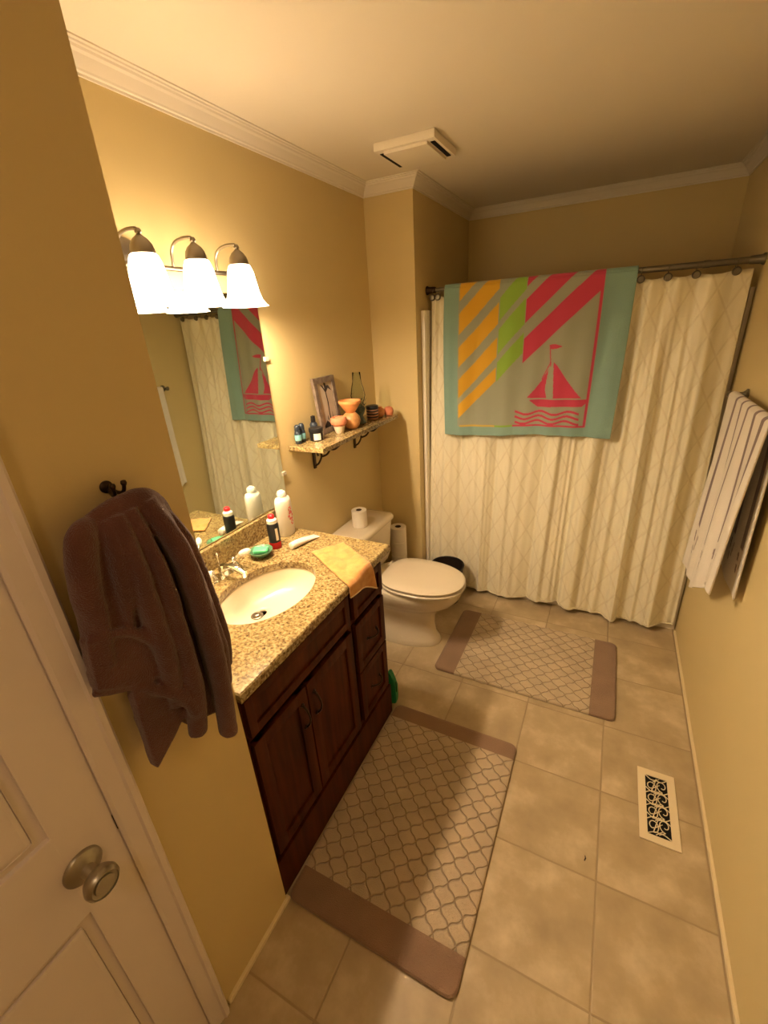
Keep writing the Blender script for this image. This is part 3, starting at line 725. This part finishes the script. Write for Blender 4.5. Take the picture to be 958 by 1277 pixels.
# ------------------------------------------------------------------ toilet
TY = 1.985
to = thing('toilet', 'cream two-piece toilet with closed lid beyond the vanity', 'toilet', (-.95, TY, 0))
def egg(xb, xf, hw, z, n=48, p=2.2):
    L = []; cx = xb+(xf-xb)*.42
    for i in range(n):
        a = 2*PI*i/n; c, s = math.cos(a), math.sin(a)
        ex = (xf-cx) if c > 0 else (cx-xb); q = 2/p if c > 0 else 2/2.8
        L.append((cx+ex*math.copysign(abs(c)**q, c), TY+hw*math.copysign(abs(s)**q, s), z))
    return L
b = NB()
lo = [egg(-1.20, -.722, .118, 0), egg(-1.20, -.720, .119, .012), egg(-1.19, -.732, .110, .035), egg(-1.17, -.750, .080, .075), egg(-1.16, -.757, .072, .14), egg(-1.16, -.750, .082, .20), egg(-1.16, -.705, .120, .25), egg(-1.16, -.635, .158, .30), egg(-1.16, -.603, .172, .345), egg(-1.16, -.590, .178, .385), egg(-1.16, -.597, .172, .392)]
loft(b, lo); part('bowl', b, M['porc'], to, auto=60)
b = NB(); loft(b, [egg(-1.055, -.588, .180, .393), egg(-1.058, -.580, .186, .399), egg(-1.058, -.580, .186, .409), egg(-1.052, -.588, .180, .414)]); part('seat', b, M['porc'], to, auto=50)
b = NB(); loft(b, [egg(-1.052, -.589, .179, .417), egg(-1.056, -.583, .184, .422), egg(-1.056, -.583, .184, .431), egg(-1.045, -.598, .172, .438), egg(-1.0, -.66, .12, .440)]); ld_ = part('lid', b, M['porc'], to, auto=50)
for s in (-1, 1):
    b = NB(); tube(b, [(-1.062, TY+s*.075-.02, .424), (-1.062, TY+s*.075+.02, .424)], .011, 12); part('hinge', b, M['porc'], to, smooth=True)
b = NB(); lo = []
def rrect(x0, x1, y0, y1, r, z, n=6):
    L = []
    for cx, cy, a0 in ((x1-r, y1-r, 0), (x0+r, y1-r, PI/2), (x0+r, y0+r, PI), (x1-r, y0+r, 1.5*PI)):
        for k in range(n+1): a = a0+PI/2*k/n; L.append((cx+r*math.cos(a), cy+r*math.sin(a), z))
    return L
lo = [rrect(XL+.02, -1.135, TY-.20, TY+.20, .03, .395), rrect(XL+.015, -1.125, TY-.215, TY+.215, .035, .43), rrect(XL+.012, -1.112, TY-.235, TY+.235, .035, .655)]
loft(b, lo); part('tank', b, M['porc'], to, auto=50)
b = NB(); lo = [rrect(XL+.006, -1.106, TY-.241, TY+.241, .035, .655), rrect(XL+.004, -1.100, TY-.247, TY+.247, .04, .662), rrect(XL+.004, -1.100, TY-.247, TY+.247, .04, .678), rrect(XL+.010, -1.108, TY-.239, TY+.239, .035, .690), rrect(XL+.03, -1.13, TY-.215, TY+.215, .03, .693)]
loft(b, lo); part('tank_lid', b, M['porc'], to, auto=50)
for s in (-1, 1):
    b = NB(); lathe(b, [(.016, .0), (.015, .012), (.009, .020), (.001, .022)], (-.93, TY+s*.088, .03), 16); part('bolt_cap', b, M['porc'], to, smooth=True)
def tp_roll(G, label, group=None):
    g = thing('toilet_paper_roll', label, 'toilet paper', G, group)
    b = NB(); lathe(b, [(.0205, .001), (.050, 0), (.053, .003), (.053, .099), (.050, .102), (.0205, .101)], G, 36, cap=False)
    part('paper', b, M['paper'], g, auto=40)
    b = NB(); lathe(b, [(.0203, .001), (.0203, .101), (.0190, .101), (.0190, .001), (.0203, .001)], G, 24, cap=False); part('core', b, M['card'], g, auto=40)
    return g
r0 = tp_roll((-1.205, 1.975, .6932), 'toilet paper roll standing on the toilet tank lid')
for ch in [c for c in bpy.data.objects if c.parent == r0]: ch.scale = (.82, .82, 1)
# stand with spare rolls
SG = (-1.150, 2.362)
st = thing('toilet_paper_stand', 'floor stand holding spare toilet paper rolls between tank and wall', 'toilet paper stand', (*SG, 0))
b = NB(); lathe(b, [(.062, 0), (.064, .004), (.060, .010), (.02, .014), (.001, .015)], (*SG, 0), 32); part('base', b, M['bronze'], st, auto=40)
b = NB(); tube(b, [(*SG, .01), (*SG, .50)], .006, 10); part('pole', b, M['bronze'], st, smooth=True)
lab = ['spare toilet paper roll at the bottom of the floor stand', 'spare toilet paper roll second from the bottom of the floor stand', 'spare toilet paper roll in the middle of the stack on the floor stand',
       'spare toilet paper roll just below the top one on the floor stand', 'spare toilet paper roll topmost on the floor stand beside the tank']
first = tp_roll((SG[0], SG[1], .016), lab[0], 'spare rolls on the stand')
for k in range(1, 5):
    c = copy_tree(first); c.location = (SG[0], SG[1], .016+k*.1022); c['label'] = lab[k]
# waste basket
G = (-.828, 2.418, 0); wb = thing('waste_basket', 'dark brown waste basket behind the toilet next to the curtain', 'waste basket', G)
b = NB(); lathe(b, [(.075, .002), (.078, 0), (.108, .268), (.1055, .268), (.076, .010), (.001, .008)], G, 40); part('bin', b, mat('dark_brown_plastic', (.02, .012, .008), .5), wb, auto=50)
b = NB(); lathe(b, [(.1065, .262), (.112, .264), (.113, .272), (.109, .276), (.1055, .272), (.1065, .262)], G, 40, cap=False); part('rim', b, M['black'], wb, smooth=True)
# green scoop beside the vanity
G = (-.815, 1.462, 0); gs = thing('green_dustpan', 'green plastic scoop with a dark slot leaning upright beside the vanity end panel', 'dustpan', G)
b = NB(); pl = []
outl = [(-.045, 0), (-.050, .02), (-.050, .09), (-.038, .125), (-.014, .150), (-.010, .168), (.010, .168), (.014, .150), (.038, .125), (.050, .09), (.050, .02), (.045, 0)]
th = .32
def gp(u, z, d): return (G[0]+.02+u*math.cos(th)*.6, G[1]+u*math.sin(th)*.6+d, z*1.2+.001)
loft(b, [[gp(u, z, -.016-.03*(1-z/.17)*0) for u, z in outl], [gp(u, z, .012) for u, z in outl]]); bmesh.ops.bevel(b, geom=b.edges[:], offset=.003, segments=2, affect='EDGES')
pan = part('pan', b, M['green'], gs, auto=40)
b = NB(); loft(b, [[gp(u*.35, .06+z*.4, .0122) for u, z in outl], [gp(u*.35, .06+z*.4, .0128) for u, z in outl]]); loft(b, [[gp(.052, .06+z*.35, -.012+w_) for z in (0, .16)] + [gp(.052, .06+z*.35, -.008+w_) for z in (.16, 0)] for w_ in (0, .004)]); part('slot', b, M['dark'], gs)

# ------------------------------------------------------------------ tub, surround, rod, curtain
tb = thing('bathtub', 'white bathtub and surround panels behind the shower curtain', 'bathtub', (-.25, 3.0, 0))
b = NB(); tx0, tx1, ty0, ty1 = XB+.002, XR-.002, 2.60, YK-.002
lo = [rrect(tx0, tx1, ty0+.012, ty1, .006, 0), rrect(tx0, tx1, ty0+.012, ty1, .006, .36), rrect(tx0, tx1, ty0, ty1, .008, .372), rrect(tx0, tx1, ty0, ty1, .008, .39),
      rrect(tx0+.06, tx1-.06, ty0+.06, ty1-.05, .10, .39), rrect(tx0+.10, tx1-.10, ty0+.10, ty1-.09, .10, .12), rrect(tx0+.2, tx1-.2, ty0+.2, ty1-.2, .08, .08)]
loft(b, lo); part('tub', b, M['tubw'], tb, auto=35)
b = NB(); box(b, tx0+.001, tx1-.001, YK-.016, YK-.002, .39, 1.82, .003); box(b, XB+.001, XB+.018, 2.565, YK-.003, .39, 1.82, .003); box(b, XR-.018, XR-.001, 2.70, YK-.003, .39, 1.82, .003)
box(b, XB+.001, XB+.024, 2.545, 2.60, 0, 1.82, .004)
part('surround', b, M['tubw'], tb, auto=35)
RY, RZ = 2.6488, 1.9245
rd = thing('curtain_rod', 'grey metal curtain rod spanning the tub alcove', 'curtain rod', (-.26, RY, RZ))
b = NB(); lathe(b, [(.0105, XB+.004), (.0105, -.02)], (0, RY, RZ), 20, 'x'); lathe(b, [(.0105, -.03), (.0135, -.025), (.0135, XR-.004)], (0, RY, RZ), 20, 'x')
lathe(b, [(.015, .295), (.0155, .30), (.0155, .318), (.015, .322)], (0, RY, RZ), 20, 'x'); part('rod', b, M['rod'], rd, auto=40)
for x, s in ((XB+.001, 1), (XR-.001, -1)):
    b = NB(); lathe(b, [(.024, 0), (.024, s*.006), (.018, s*.014), (.0165, s*.05), (.014, s*.055)], (x, RY, RZ), 24, 'x'); part('end_cap', b, M['bronze'] if s > 0 else M['rod'], rd, auto=40)
# curtain
HXall = [-.985, -.952, -.84, -.70, -.56, -.42, -.28, -.14, .0, .056, .165, .274, .420]
def curtain_xy(s, t):
    # s 0..1 across, t 0 top..1 bottom
    xt = -1.000+1.485*s; xb = -.995+1.490*s-.02*(1-s)
    if s < .03: pass
    x = xt*(1-t)+xb*t
    # pleats tied to the hooks at the top, slow folds below
    ph = np.interp(xt, HXall, np.arange(len(HXall)))
    top = .016*math.cos(2*PI*ph)
    w_ = s+.012*math.sin(s*23)+.02*(1-t)*math.sin(s*9)
    f = .017*math.sin(2*PI*(w_*7.3+.10*math.sin(t*2.2)))+.009*math.sin(2*PI*(w_*13.1+.35*t)+1.3)+.0035*math.sin(2*PI*(w_*27+.5*t))+.0018*math.sin(2*PI*w_*46+t*7)
    mid = f*(.62+.5*min(1, max(0, (s-.35)/.25)))
    k = min(1, t*3.2)
    y = top*(1-k)*.9+mid*k*(1+.3*t)
    if t < .12: y += .003*math.sin(2*PI*ph*2)*(1-t/.12)
    # ripple in x to look pleated
    x += .006*math.sin(2*PI*s*9.3+1)*t
    yc = 2.636+(2.560-2.636)*min(1, t/.85)
    sag = 0.
    z = 1.892-.012*abs(math.sin(PI*ph))*(1-k)
    z = z+( (.035+.012*math.sin(s*14)+.03*max(0, .25-s)*2+ .0)-z)*t
    return (x, yc+y, z)
b = NB(); nu, nv = 420, 90; uvl = b.loops.layers.uv.new('UVMap')
g_ = [[b.verts.new(curtain_xy(i/nu, j/nv)) for i in range(nu+1)] for j in range(nv+1)]
for j in range(nv):
    for i in range(nu):
        f_ = b.faces.new((g_[j][i], g_[j][i+1], g_[j+1][i+1], g_[j+1][i]))
        for l, (a, c) in zip(f_.loops, ((i, j), (i+1, j), (i+1, j+1), (i, j+1))): l[uvl].uv = (a/nu*1.75, 1.86*(1-c/nv))
sc_ = thing('shower_curtain', 'cream satin shower curtain with a diamond lattice pattern hanging from the rod', 'shower curtain', (-.26, RY, .05))
o = part('curtain_panel', b, M['curtain'], sc_, smooth=True); md = o.modifiers.new('s', 'SOLIDIFY'); md.thickness = .002
# curtain hem
b = NB(); tube(b, [Vector(curtain_xy(i/210, 1.))+Vector((0, -.001, .004)) for i in range(211)], (.0042), 8); part('hem', b, M['hemw'] if False else M['curtain'], sc_, smooth=True)
hk0 = None
for i, x in enumerate([h for h in HXall if h < -.92 or h > .045]):
    b = NB(); ring = [(x, RY+.0225*math.cos(a), RZ-.008+.0225*math.sin(a)-.004) for a in [2*PI*k/20 for k in range(20)]]
    if hk0 is None:
        hk0 = thing('curtain_hook', '', 'curtain hook', (x, RY, RZ), 'dark round curtain hooks along the rod')
        tube(b, ring, .0016, 6, closed=True); part('ring', b, M['rod'], hk0, smooth=True)
        b = NB(); lathe(b, [(.001, -.014), (.012, -.013), (.0175, -.004), (.0175, .001), (.001, .003)], (x, RY-.028, RZ-.040), 22, 'y'); part('disc', b, M['rod'], hk0, auto=40)
        h_ = hk0
    else:
        b.free(); h_ = copy_tree(hk0); h_.location = (x, RY, RZ)
    if x < -.96: l_ = 'dark round curtain hook nearest the chase wall, left of the beach towel'
    elif x < -.9: l_ = 'dark round curtain hook just left of the beach towel edge'
    elif x < .1: l_ = 'dark round curtain hook just right of the beach towel'
    elif x < .2: l_ = 'dark round curtain hook second to the right of the beach towel'
    elif x < .35: l_ = 'dark round curtain hook third to the right of the beach towel'
    else: l_ = 'dark round curtain hook nearest the right wall'
    h_['label'] = l_

# ------------------------------------------------------------------ beach towel over the rod
def seg_dist(px, py, ax, ay, bx, by):
    dx, dy = bx-ax, by-ay; t = np.clip(((px-ax)*dx+(py-ay)*dy)/(dx*dx+dy*dy), 0, 1)
    return np.hypot(px-ax-t*dx, py-ay-t*dy)
def inpoly(px, py, P):
    r = np.zeros(px.shape, bool); n = len(P)
    for i in range(n):
        x1_, y1_ = P[i]; x2_, y2_ = P[(i+1) % n]
        c = ((y1_ > py) != (y2_ > py)) & (px < (x2_-x1_)*(py-y1_)/(y2_-y1_+1e-12)+x1_)
        r ^= c
    return r
def towel_colors(S, T):
    """S across 0..1, T down 0..1 of the hanging front half; design units 500 x 430"""
    X = 107+S*505; Y = 112+T*400
    c = np.zeros(S.shape+(3,)); c[:] = (.24, .39, .34)
    panel = (X > 152) & (X < 541) & (Y < 487)
    c[panel] = (.33, .35, .26)
    U = X; V = Y   # stripes rise to the right
    yel = (.66, .37, .025); grn = (.26, .46, .06); pk = (.54, .045, .10)
    def band(xa, xb, ya, th, sl, col):
        yc = ya-(X-xa)*sl
        m = (X > xa) & (X < xb) & (Y > yc) & (Y < yc+th) & (Y > -50); c[m] = col
    for ya, th in ((112, 50), (192, 54), (278, 52), (362, 50), (430, 36)): band(155, 272, ya, th, .92 if ya != 430 else .85, yel)
    for ya, th in ((160, 56), (236, 62), (318, 50)): band(275, 346, ya, th, 1.0, grn)
    for ya, th in ((105, 34), (168, 56), (262, 60)): band(348, 540, ya, th, .86, pk)
    m = (np.abs(X-536) < 3.2) & (Y < 487); c[m] = pk
    m = (np.abs(Y-486) < 2.2) & (X > 330) & (X < 538); c[m] = pk
    m = (np.abs(Y-486) < 2.0) & (X > 275) & (X < 330); c[m] = grn
    m = (np.abs(Y-486) < 2.0) & (X > 160) & (X < 275); c[m] = (.62, .42, .08)
    # boat
    def B(x, y): return (385+(x-265)*.406-(560-y)*.028, 279+(y-95)*.32)
    def poly(P, col=pk): c[inpoly(X, Y, [B(*p) for p in P])] = col
    poly([(240, 524), (640, 520), (636, 548), (605, 578), (300, 582), (272, 556)])
    poly([(412, 225), (440, 260), (500, 370), (560, 460), (600, 512), (412, 512)])
    poly([(378, 280), (330, 370), (280, 440), (225, 508), (365, 512), (352, 440)])
    poly([(398, 300), (405, 512), (385, 512), (372, 430)], (.33, .35, .26))
    for a, b2 in (((385, 105), (392, 260)), ((392, 230), (330, 360))):
        A_ = B(*a); B2 = B(*b2); m = seg_dist(X, Y, *A_, *B2) < 1.4; c[m] = pk
    poly([(380, 98), (420, 92), (470, 112), (430, 128), (392, 132)])
    for k, yy in enumerate((632, 672, 712)):
        x0_, y0_ = B(170, yy); x1_, _ = B(590, yy)
        w_ = y0_+4.5*np.sin((X-x0_)/13.+k*.4); m = (np.abs(Y-w_) < 3.0) & (X > x0_-14) & (X < x1_); c[m] = pk
    # worn print: blotchy weave fading
    return c
TXL, TXR = -.915, .040
def towel_pt(s, t):
    """t -0.25..1 : negative = behind the rod"""
    L = .835
    x = TXL+(TXR-TXL)*s
    Rr = .0195
    fold = .009*math.sin(2*PI*(s*3.1))+.006*math.sin(2*PI*(s*7.3+.3*t)+1)+ .010*math.exp(-((s-.035)/.03)**2)+.010*math.exp(-((s-.33)/.05)**2)*min(1, max(t, 0)*1.2)
    if t >= 0:
        d = t*L
        if d < Rr*PI/2:
            a = d/Rr; y = RY-Rr*math.sin(a); z = RZ+Rr*math.cos(a)
        else:
            q = (d-Rr*PI/2); z = RZ-q; y = RY-Rr-.004-(.072)*min(1, q/.80)-fold*min(1, q*4)-.004
        x += (.028*(1-s)-.012*s)*t + .006*math.sin(t*4)*(s-.5)
        z -= .018*(math.sin(s*PI*1.0))*0+ .012*math.sin(2*PI*s*1.1+.3)*max(0, t-.8)*5*.6 + .022*s*t*(-1)
    else:
        d = -t*L
        if d < Rr*PI/2:
            a = d/Rr; y = RY+Rr*math.sin(a); z = RZ+Rr*math.cos(a)
        else:
            q = (d-Rr*PI/2); z = RZ-q; y = RY+Rr+.004+.05*min(1, q/.5)+fold*.5
    return (x, y, z)
ns, nt_ = 360, 330; TV = np.concatenate([np.linspace(-.45, 0, 26)[:-1], np.linspace(0, 1, nt_+1)])
SS, TT = np.meshgrid(np.linspace(0, 1, ns+1), TV)
cols = towel_colors(SS, TT)
verts = [towel_pt(s, t) for t in TV for s in np.linspace(0, 1, ns+1)]
rows = len(TV); faces = [(j*(ns+1)+i, j*(ns+1)+i+1, (j+1)*(ns+1)+i+1, (j+1)*(ns+1)+i) for j in range(rows-1) for i in range(ns)]
me = bpy.data.meshes.new('beach_towel'); me.from_pydata(verts, [], faces); me.update()
ca = me.color_attributes.new('Col', 'FLOAT_COLOR', 'POINT'); cc = np.ones((len(verts), 4), np.float32); cc[:, :3] = cols.reshape(-1, 3); ca.data.foreach_set('color', cc.ravel())
for p in me.polygons: p.use_smooth = True
M['beach'] = attr_mat('beach_towel_terry'); me.materials.append(M['beach'])
bt = bpy.data.objects.new('beach_towel', me); COL.objects.link(bt)
tag(bt, 'teal beach towel with a pink sailboat and yellow, green and pink stripes over the rod', 'towel')
md = bt.modifiers.new('s', 'SOLIDIFY'); md.thickness = .004; md.offset = 0

# ------------------------------------------------------------------ towel bar and striped towel on the right wall
BY0, BY1, BX, BZ = 1.66, 2.368, .462, 1.400
br = thing('towel_bar', 'metal towel bar mounted on the right wall', 'towel bar', (XR, (BY0+BY1)/2, BZ))
b = NB(); tube(b, [(BX, BY0, BZ), (BX, BY1, BZ)], .008, 14); part('bar', b, M['rod'], br, smooth=True)
for y in (BY0, BY1):
    b = NB(); lathe(b, [(.024, 0), (.024, -.005), (.017, -.010), (.011, -.018), (.010, -.045), (.014, -.050), (.015, -.062), (.008, -.070), (.001, -.072)], (XR-.0005, y, BZ), 22, 'x'); part('post', b, M['rod'], br, auto=40)
def ht_pt(s, t):
    """s 0 near .. 1 far ; t 0 front bottom, .5 top, 1 back bottom"""
    y = 1.715+s*(2.318-1.715)
    R_ = .0125
    if t < .47:
        q = 1-t/.47
        zb = np.interp(s, [0, .12, .3, .5, .62, .8, 1.], [.775, .80, .70, .625, .600, .630, .650])
        z = BZ+.004-(BZ-zb)*q; yb = y+(.008*(1-s)-.0*s)*q
        wav = .010*math.sin(2*PI*s*2.6+.6)*min(1, q*2)+.006*math.sin(2*PI*s*6)*q
        x = BX-R_-.004-.022*q-wav
        return (x, yb, z)
    if t > .53:
        q = (t-.53)/.47; z = BZ+.004-(BZ-.775-.02*s)*q; x = BX+R_+.004+.010*q+.003*math.sin(2*PI*s*3); return (x, y+.004, z)
    a = (t-.47)/.06*PI; return (BX-(R_+.004)*math.cos(a), y, BZ+.004+(R_+.002)*math.sin(a))
ns, nt2 = 200, 260; S1 = np.linspace(0, 1, ns+1); T1 = np.linspace(0, 1, nt2+1)
verts = [ht_pt(s, t) for t in T1 for s in S1]; SS, TT = np.meshgrid(S1, T1)
cols = np.zeros(SS.shape+(3,)); cols[:] = (.80, .74, .66)
stripe = (.20, .13, .13)
for k, (s0, wd, ext) in enumerate(((.76, .013, .14), (.60, .011, .13), (.44, .010, .13), (.27, .014, .14), (.10, .016, .13))):
    T_ = np.where(TT < .5, TT, 1-TT); m = (np.abs(SS-s0) < wd*1.7) & (T_ > ext); cols[m] = stripe
    m = (np.abs(SS-s0-.03+(.12-T_)*.35) < wd*.7) & (T_ > .055) & (T_ < ext-.015) & (np.mod(T_, .04) > .012); cols[m] = stripe
    m = (np.abs(SS-s0+.045-(.12-T_)*.3) < wd*.6) & (T_ > .075) & (T_ < ext-.02); cols[m] = (.40, .31, .28)
me = bpy.data.meshes.new('hand_towel'); me.from_pydata(verts, [], [(j*(ns+1)+i, j*(ns+1)+i+1, (j+1)*(ns+1)+i+1, (j+1)*(ns+1)+i) for j in range(nt2) for i in range(ns)]); me.update()
ca = me.color_attributes.new('Col', 'FLOAT_COLOR', 'POINT'); cc = np.ones((len(verts), 4), np.float32); cc[:, :3] = cols.reshape(-1, 3); ca.data.foreach_set('color', cc.ravel())
for p in me.polygons: p.use_smooth = True
M['ht'] = attr_mat('striped_towel_terry'); me.materials.append(M['ht'])
ht = bpy.data.objects.new('bath_towel', me); COL.objects.link(ht); tag(ht, 'white bath towel with thin dark stripes hanging on the right wall bar', 'towel')
md = ht.modifiers.new('s', 'SOLIDIFY'); md.thickness = .006; md.offset = 0

# ------------------------------------------------------------------ brown towel on its hook
hk = thing('wall_hook', 'dark bronze double robe hook on the partition wall above the brown towel', 'hook', (XT, .415, 1.528))
b = NB(); lathe(b, [(.011, 0), (.011, .003), (.008, .006), (.005, .007)], (XT, .415, 1.528), 20, 'x'); part('plate', b, M['bronze'], hk, auto=40)
b = NB()
for s in (-1, 1):
    tube(b, spline([(XT+.004, .415, 1.526), (XT+.022, .415+s*.006, 1.518), (XT+.034, .415+s*.008, 1.522), (XT+.037, .415+s*.010, 1.534)], 6), .0032, 8)
    lathe(b, [(.001, -.005), (.004, -.004), (.0052, 0), (.004, .004), (.001, .005)], (XT+.037, .415+s*.010, 1.536), 12)
part('prong', b, M['bronze'], hk, smooth=True)
b = NB()
def rope(P, ry, rx, n=14):
    Q = spline([(XT+d, y, z) for d, y, z in P], 8); L_ = np.linspace(0, 1, len(Q)); k_ = np.linspace(0, 1, len(ry))
    tube(b, Q, list(zip(np.interp(L_, k_, ry).tolist(), np.interp(L_, np.linspace(0, 1, len(rx)), rx).tolist())), n)
rope([(.045, .351, 1.488), (.058, .324, 1.48), (.056, .308, 1.418), (.052, .300, 1.339), (.048, .291, 1.26)], [.012, .022, .024, .028, .024], [.018, .026, .022, .016, .012])
rope([(.058, .364, 1.494), (.070, .356, 1.445), (.068, .350, 1.37), (.060, .345, 1.30)], [.012, .013, .013, .008], [.016, .022, .020, .012])
rope([(.062, .380, 1.498), (.082, .374, 1.405), (.080, .378, 1.295), (.076, .381, 1.193), (.066, .377, 1.09)], [.012, .0155, .017, .018, .012], [.020, .026, .024, .022, .014])
rope([(.064, .402, 1.500), (.086, .408, 1.385), (.084, .413, 1.235), (.080, .413, 1.101), (.072, .400, .992)], [.012, .015, .0165, .019, .020], [.020, .026, .024, .024, .018])
rope([(.064, .434, 1.502), (.092, .452, 1.397), (.092, .464, 1.255), (.090, .466, 1.101), (.084, .460, .935)], [.018, .020, .021, .019, .018], [.020, .030, .030, .028, .024])
rope([(.058, .455, 1.484), (.076, .470, 1.390), (.080, .486, 1.254), (.076, .496, 1.135), (.070, .494, 1.04)], [.014, .013, .014, .016, .014], [.018, .022, .022, .020, .014])
rope([(.038, .468, 1.48), (.052, .496, 1.40), (.056, .512, 1.28), (.052, .526, 1.14), (.048, .524, 1.06)], [.012, .016, .016, .018, .012], [.016, .020, .020, .018, .012])
# hump over the hook
rope([(.040, .340, 1.482), (.050, .376, 1.498), (.056, .430, 1.502), (.050, .462, 1.482), (.042, .480, 1.452)], [.012, .016, .018, .016, .012], [.018, .022, .024, .022, .016])
# cloth between the folds, close to the wall
def slab(P, x0_, x1_):
    A = [b.verts.new((XT+x0_, y, z)) for y, z in P]; C = [b.verts.new((XT+x1_, y, z)) for y, z in P]; n = len(P); b.faces.new(A); b.faces.new(C)
    for k in range(n): b.faces.new((A[k], A[(k+1) % n], C[(k+1) % n], C[k]))
slab([(.305, 1.43), (.345, 1.475), (.42, 1.45), (.44, 1.30), (.40, 1.15), (.34, 1.20), (.29, 1.28)], .028, .064)
slab([(.33, 1.475), (.36, 1.495), (.45, 1.495), (.48, 1.46), (.512, 1.30), (.520, 1.08), (.47, .97), (.40, 1.0), (.37, 1.10), (.32, 1.24), (.30, 1.40)], .012, .052)
# hem flap at the lower left, with its turned border, and the hanging tip
slab([(.276, 1.315), (.352, 1.290), (.384, 1.205), (.370, 1.180), (.315, 1.196), (.266, 1.228)], .036, .066)
rope([(.062, .276, 1.318), (.068, .315, 1.312), (.074, .352, 1.285), (.080, .380, 1.225), (.076, .385, 1.19)], [.006, .008, .008, .008, .006], [.006, .008, .009, .009, .006])
rope([(.050, .266, 1.226), (.056, .315, 1.196), (.062, .370, 1.182)], [.007, .008, .007], [.014, .014, .012])
slab([(.318, 1.205), (.386, 1.175), (.400, 1.050), (.356, 1.018), (.308, .985), (.310, 1.09)], .036, .062)
rope([(.058, .325, 1.190), (.070, .355, 1.150), (.082, .385, 1.115), (.086, .400, 1.060), (.076, .394, 1.038)], [.006, .009, .012, .014, .008], [.008, .012, .014, .014, .008])
bmesh.ops.recalc_face_normals(b, faces=b.faces)
tw = solo('bath_towel', b, M['brown'], 'thick brown terry towel hanging in folds from the hook on the partition wall', 'towel', loc=(XT+.05, .42, 1.5), smooth=True)
md = tw.modifiers.new('r', 'REMESH'); md.mode = 'VOXEL'; md.voxel_size = .0035; md.use_smooth_shade = True
md = tw.modifiers.new('sm', 'SMOOTH'); md.factor = .5; md.iterations = 5
tx = bpy.data.textures.new('terry_lumps', 'CLOUDS'); tx.noise_scale = .05
md = tw.modifiers.new('d', 'DISPLACE'); md.texture = tx; md.strength = .004; md.mid_level = .5

# ------------------------------------------------------------------ rugs
def rug(name, x0, x1, y0, y1, m, label):
    b = NB(); L = rrect(x0, x1, y0, y1, .03, 0, 6)
    lo = [rrect(x0, x1, y0, y1, .03, .001), rrect(x0-.001, x1+.001, y0-.001, y1+.001, .03, .008), rrect(x0+.003, x1-.003, y0+.003, y1-.003, .03, .013), rrect(x0+.012, x1-.012, y0+.012, y1-.012, .025, .0145)]
    loft(b, lo); r = solo(name, b, m, label, 'bath rug', 'matching lattice bath rugs', loc=((x0+x1)/2, (y0+y1)/2, 0)); return r
cf, cl, cb_ = (.52, .41, .27), (.34, .245, .145), (.27, .165, .10)
# rug material coordinates are relative to each rug's centre
rug('bath_rug', -.757, -.172, .566, 1.452, rug_mat('rug_near', .0735, .668-1.009, 1.372-1.009, 1, cf, cl, cb_), 'beige lattice bath rug lying along the front of the vanity')
rug('bath_rug', -.680, .212, 1.758, 2.335, rug_mat('rug_far', .0735, -.565+.234, .100+.234, 0, cf, cl, cb_), 'beige lattice bath rug lying between toilet and curtain')

# ------------------------------------------------------------------ floor register
vx0, vx1, vy0, vy1 = .298, .428, 1.257, 1.560
rg = thing('floor_register', 'cream metal floor register with black scroll openings near the right wall', 'floor vent', ((vx0+vx1)/2, (vy0+vy1)/2, 0))
b = NB(); fw = .027
box(b, vx0, vx0+fw, vy0, vy1, 0, .005, .0012); box(b, vx1-fw, vx1, vy0, vy1, 0, .005, .0012); box(b, vx0+fw-.001, vx1-fw+.001, vy0, vy0+fw, 0, .0048, .001); box(b, vx0+fw-.001, vx1-fw+.001, vy1-fw, vy1, 0, .0048, .001)
M['reg'] = mat('cream_enamel', (.84, .72, .50), .4)
part('frame', b, M['reg'], rg)
b = NB(); box(b, vx0+fw-.001, vx1-fw+.001, vy0+fw-.001, vy1-fw+.001, .0004, .0012); part('opening', b, M['dark'], rg)
b = NB(); cx, ix0, ix1, iy0, iy1 = (vx0+vx1)/2, vx0+fw, vx1-fw, vy0+fw, vy1-fw
R2 = (.0018, .0016); zz = .0036; nrow = 4; ph_ = (iy1-iy0-.03)/nrow
for k in range(nrow):
    cy = iy0+.015+ph_*(k+.5)
    for s in (-1, 1):
        yo = cy+s*.006
        P = [(cx-s*.001, cy-s*ph_*.62, zz)]
        for q in range(27):
            a = -PI*.75+q/26*PI*2.15; rr_ = .0205-.0145*(q/26)**1.3
            P.append((cx+s*(.0195-rr_*math.cos(a+PI*.25)*.95), yo+s*0+rr_*math.sin(a+PI*.25)*1.25*(1), zz))
        tube(b, P, [R2]*len(P), 6)
for k in range(nrow*2+1):
    y = iy0+.015+ph_*k/2
    tube(b, [(cx-.011, y-.010, zz-.0004), (cx+.011, y+.010, zz-.0004)], .0017, 6)
for k in range(nrow+1):
    y = iy0+.015+ph_*k
    for s in (-1, 1):
        tube(b, spline([(cx, y, zz), (cx+s*.018, y-.002, zz), (ix1-cx and cx+s*(ix1-cx), y+(.012 if 0 < k < nrow else (-.0135 if k == 0 else .0135)), zz)], 5), .0019, 6)
        if 0 < k < nrow: tube(b, spline([(cx, y, zz), (cx+s*.018, y+.002, zz), (cx+s*(ix1-cx), y-.012, zz)], 5), .0019, 6)
part('scrollwork', b, M['reg'], rg, smooth=True)
# small speck on the floor
b = NB(); tube(b, [(.126, 1.095, .0012), (.129, 1.104, .0018), (.127, 1.113, .0014)], [.0015, .0022, .001], 6)
solo('lint_speck', b, M['ink'], 'tiny dark speck of lint on the floor tile left of the register', 'lint', loc=(.128, 1.104, 0), smooth=True)
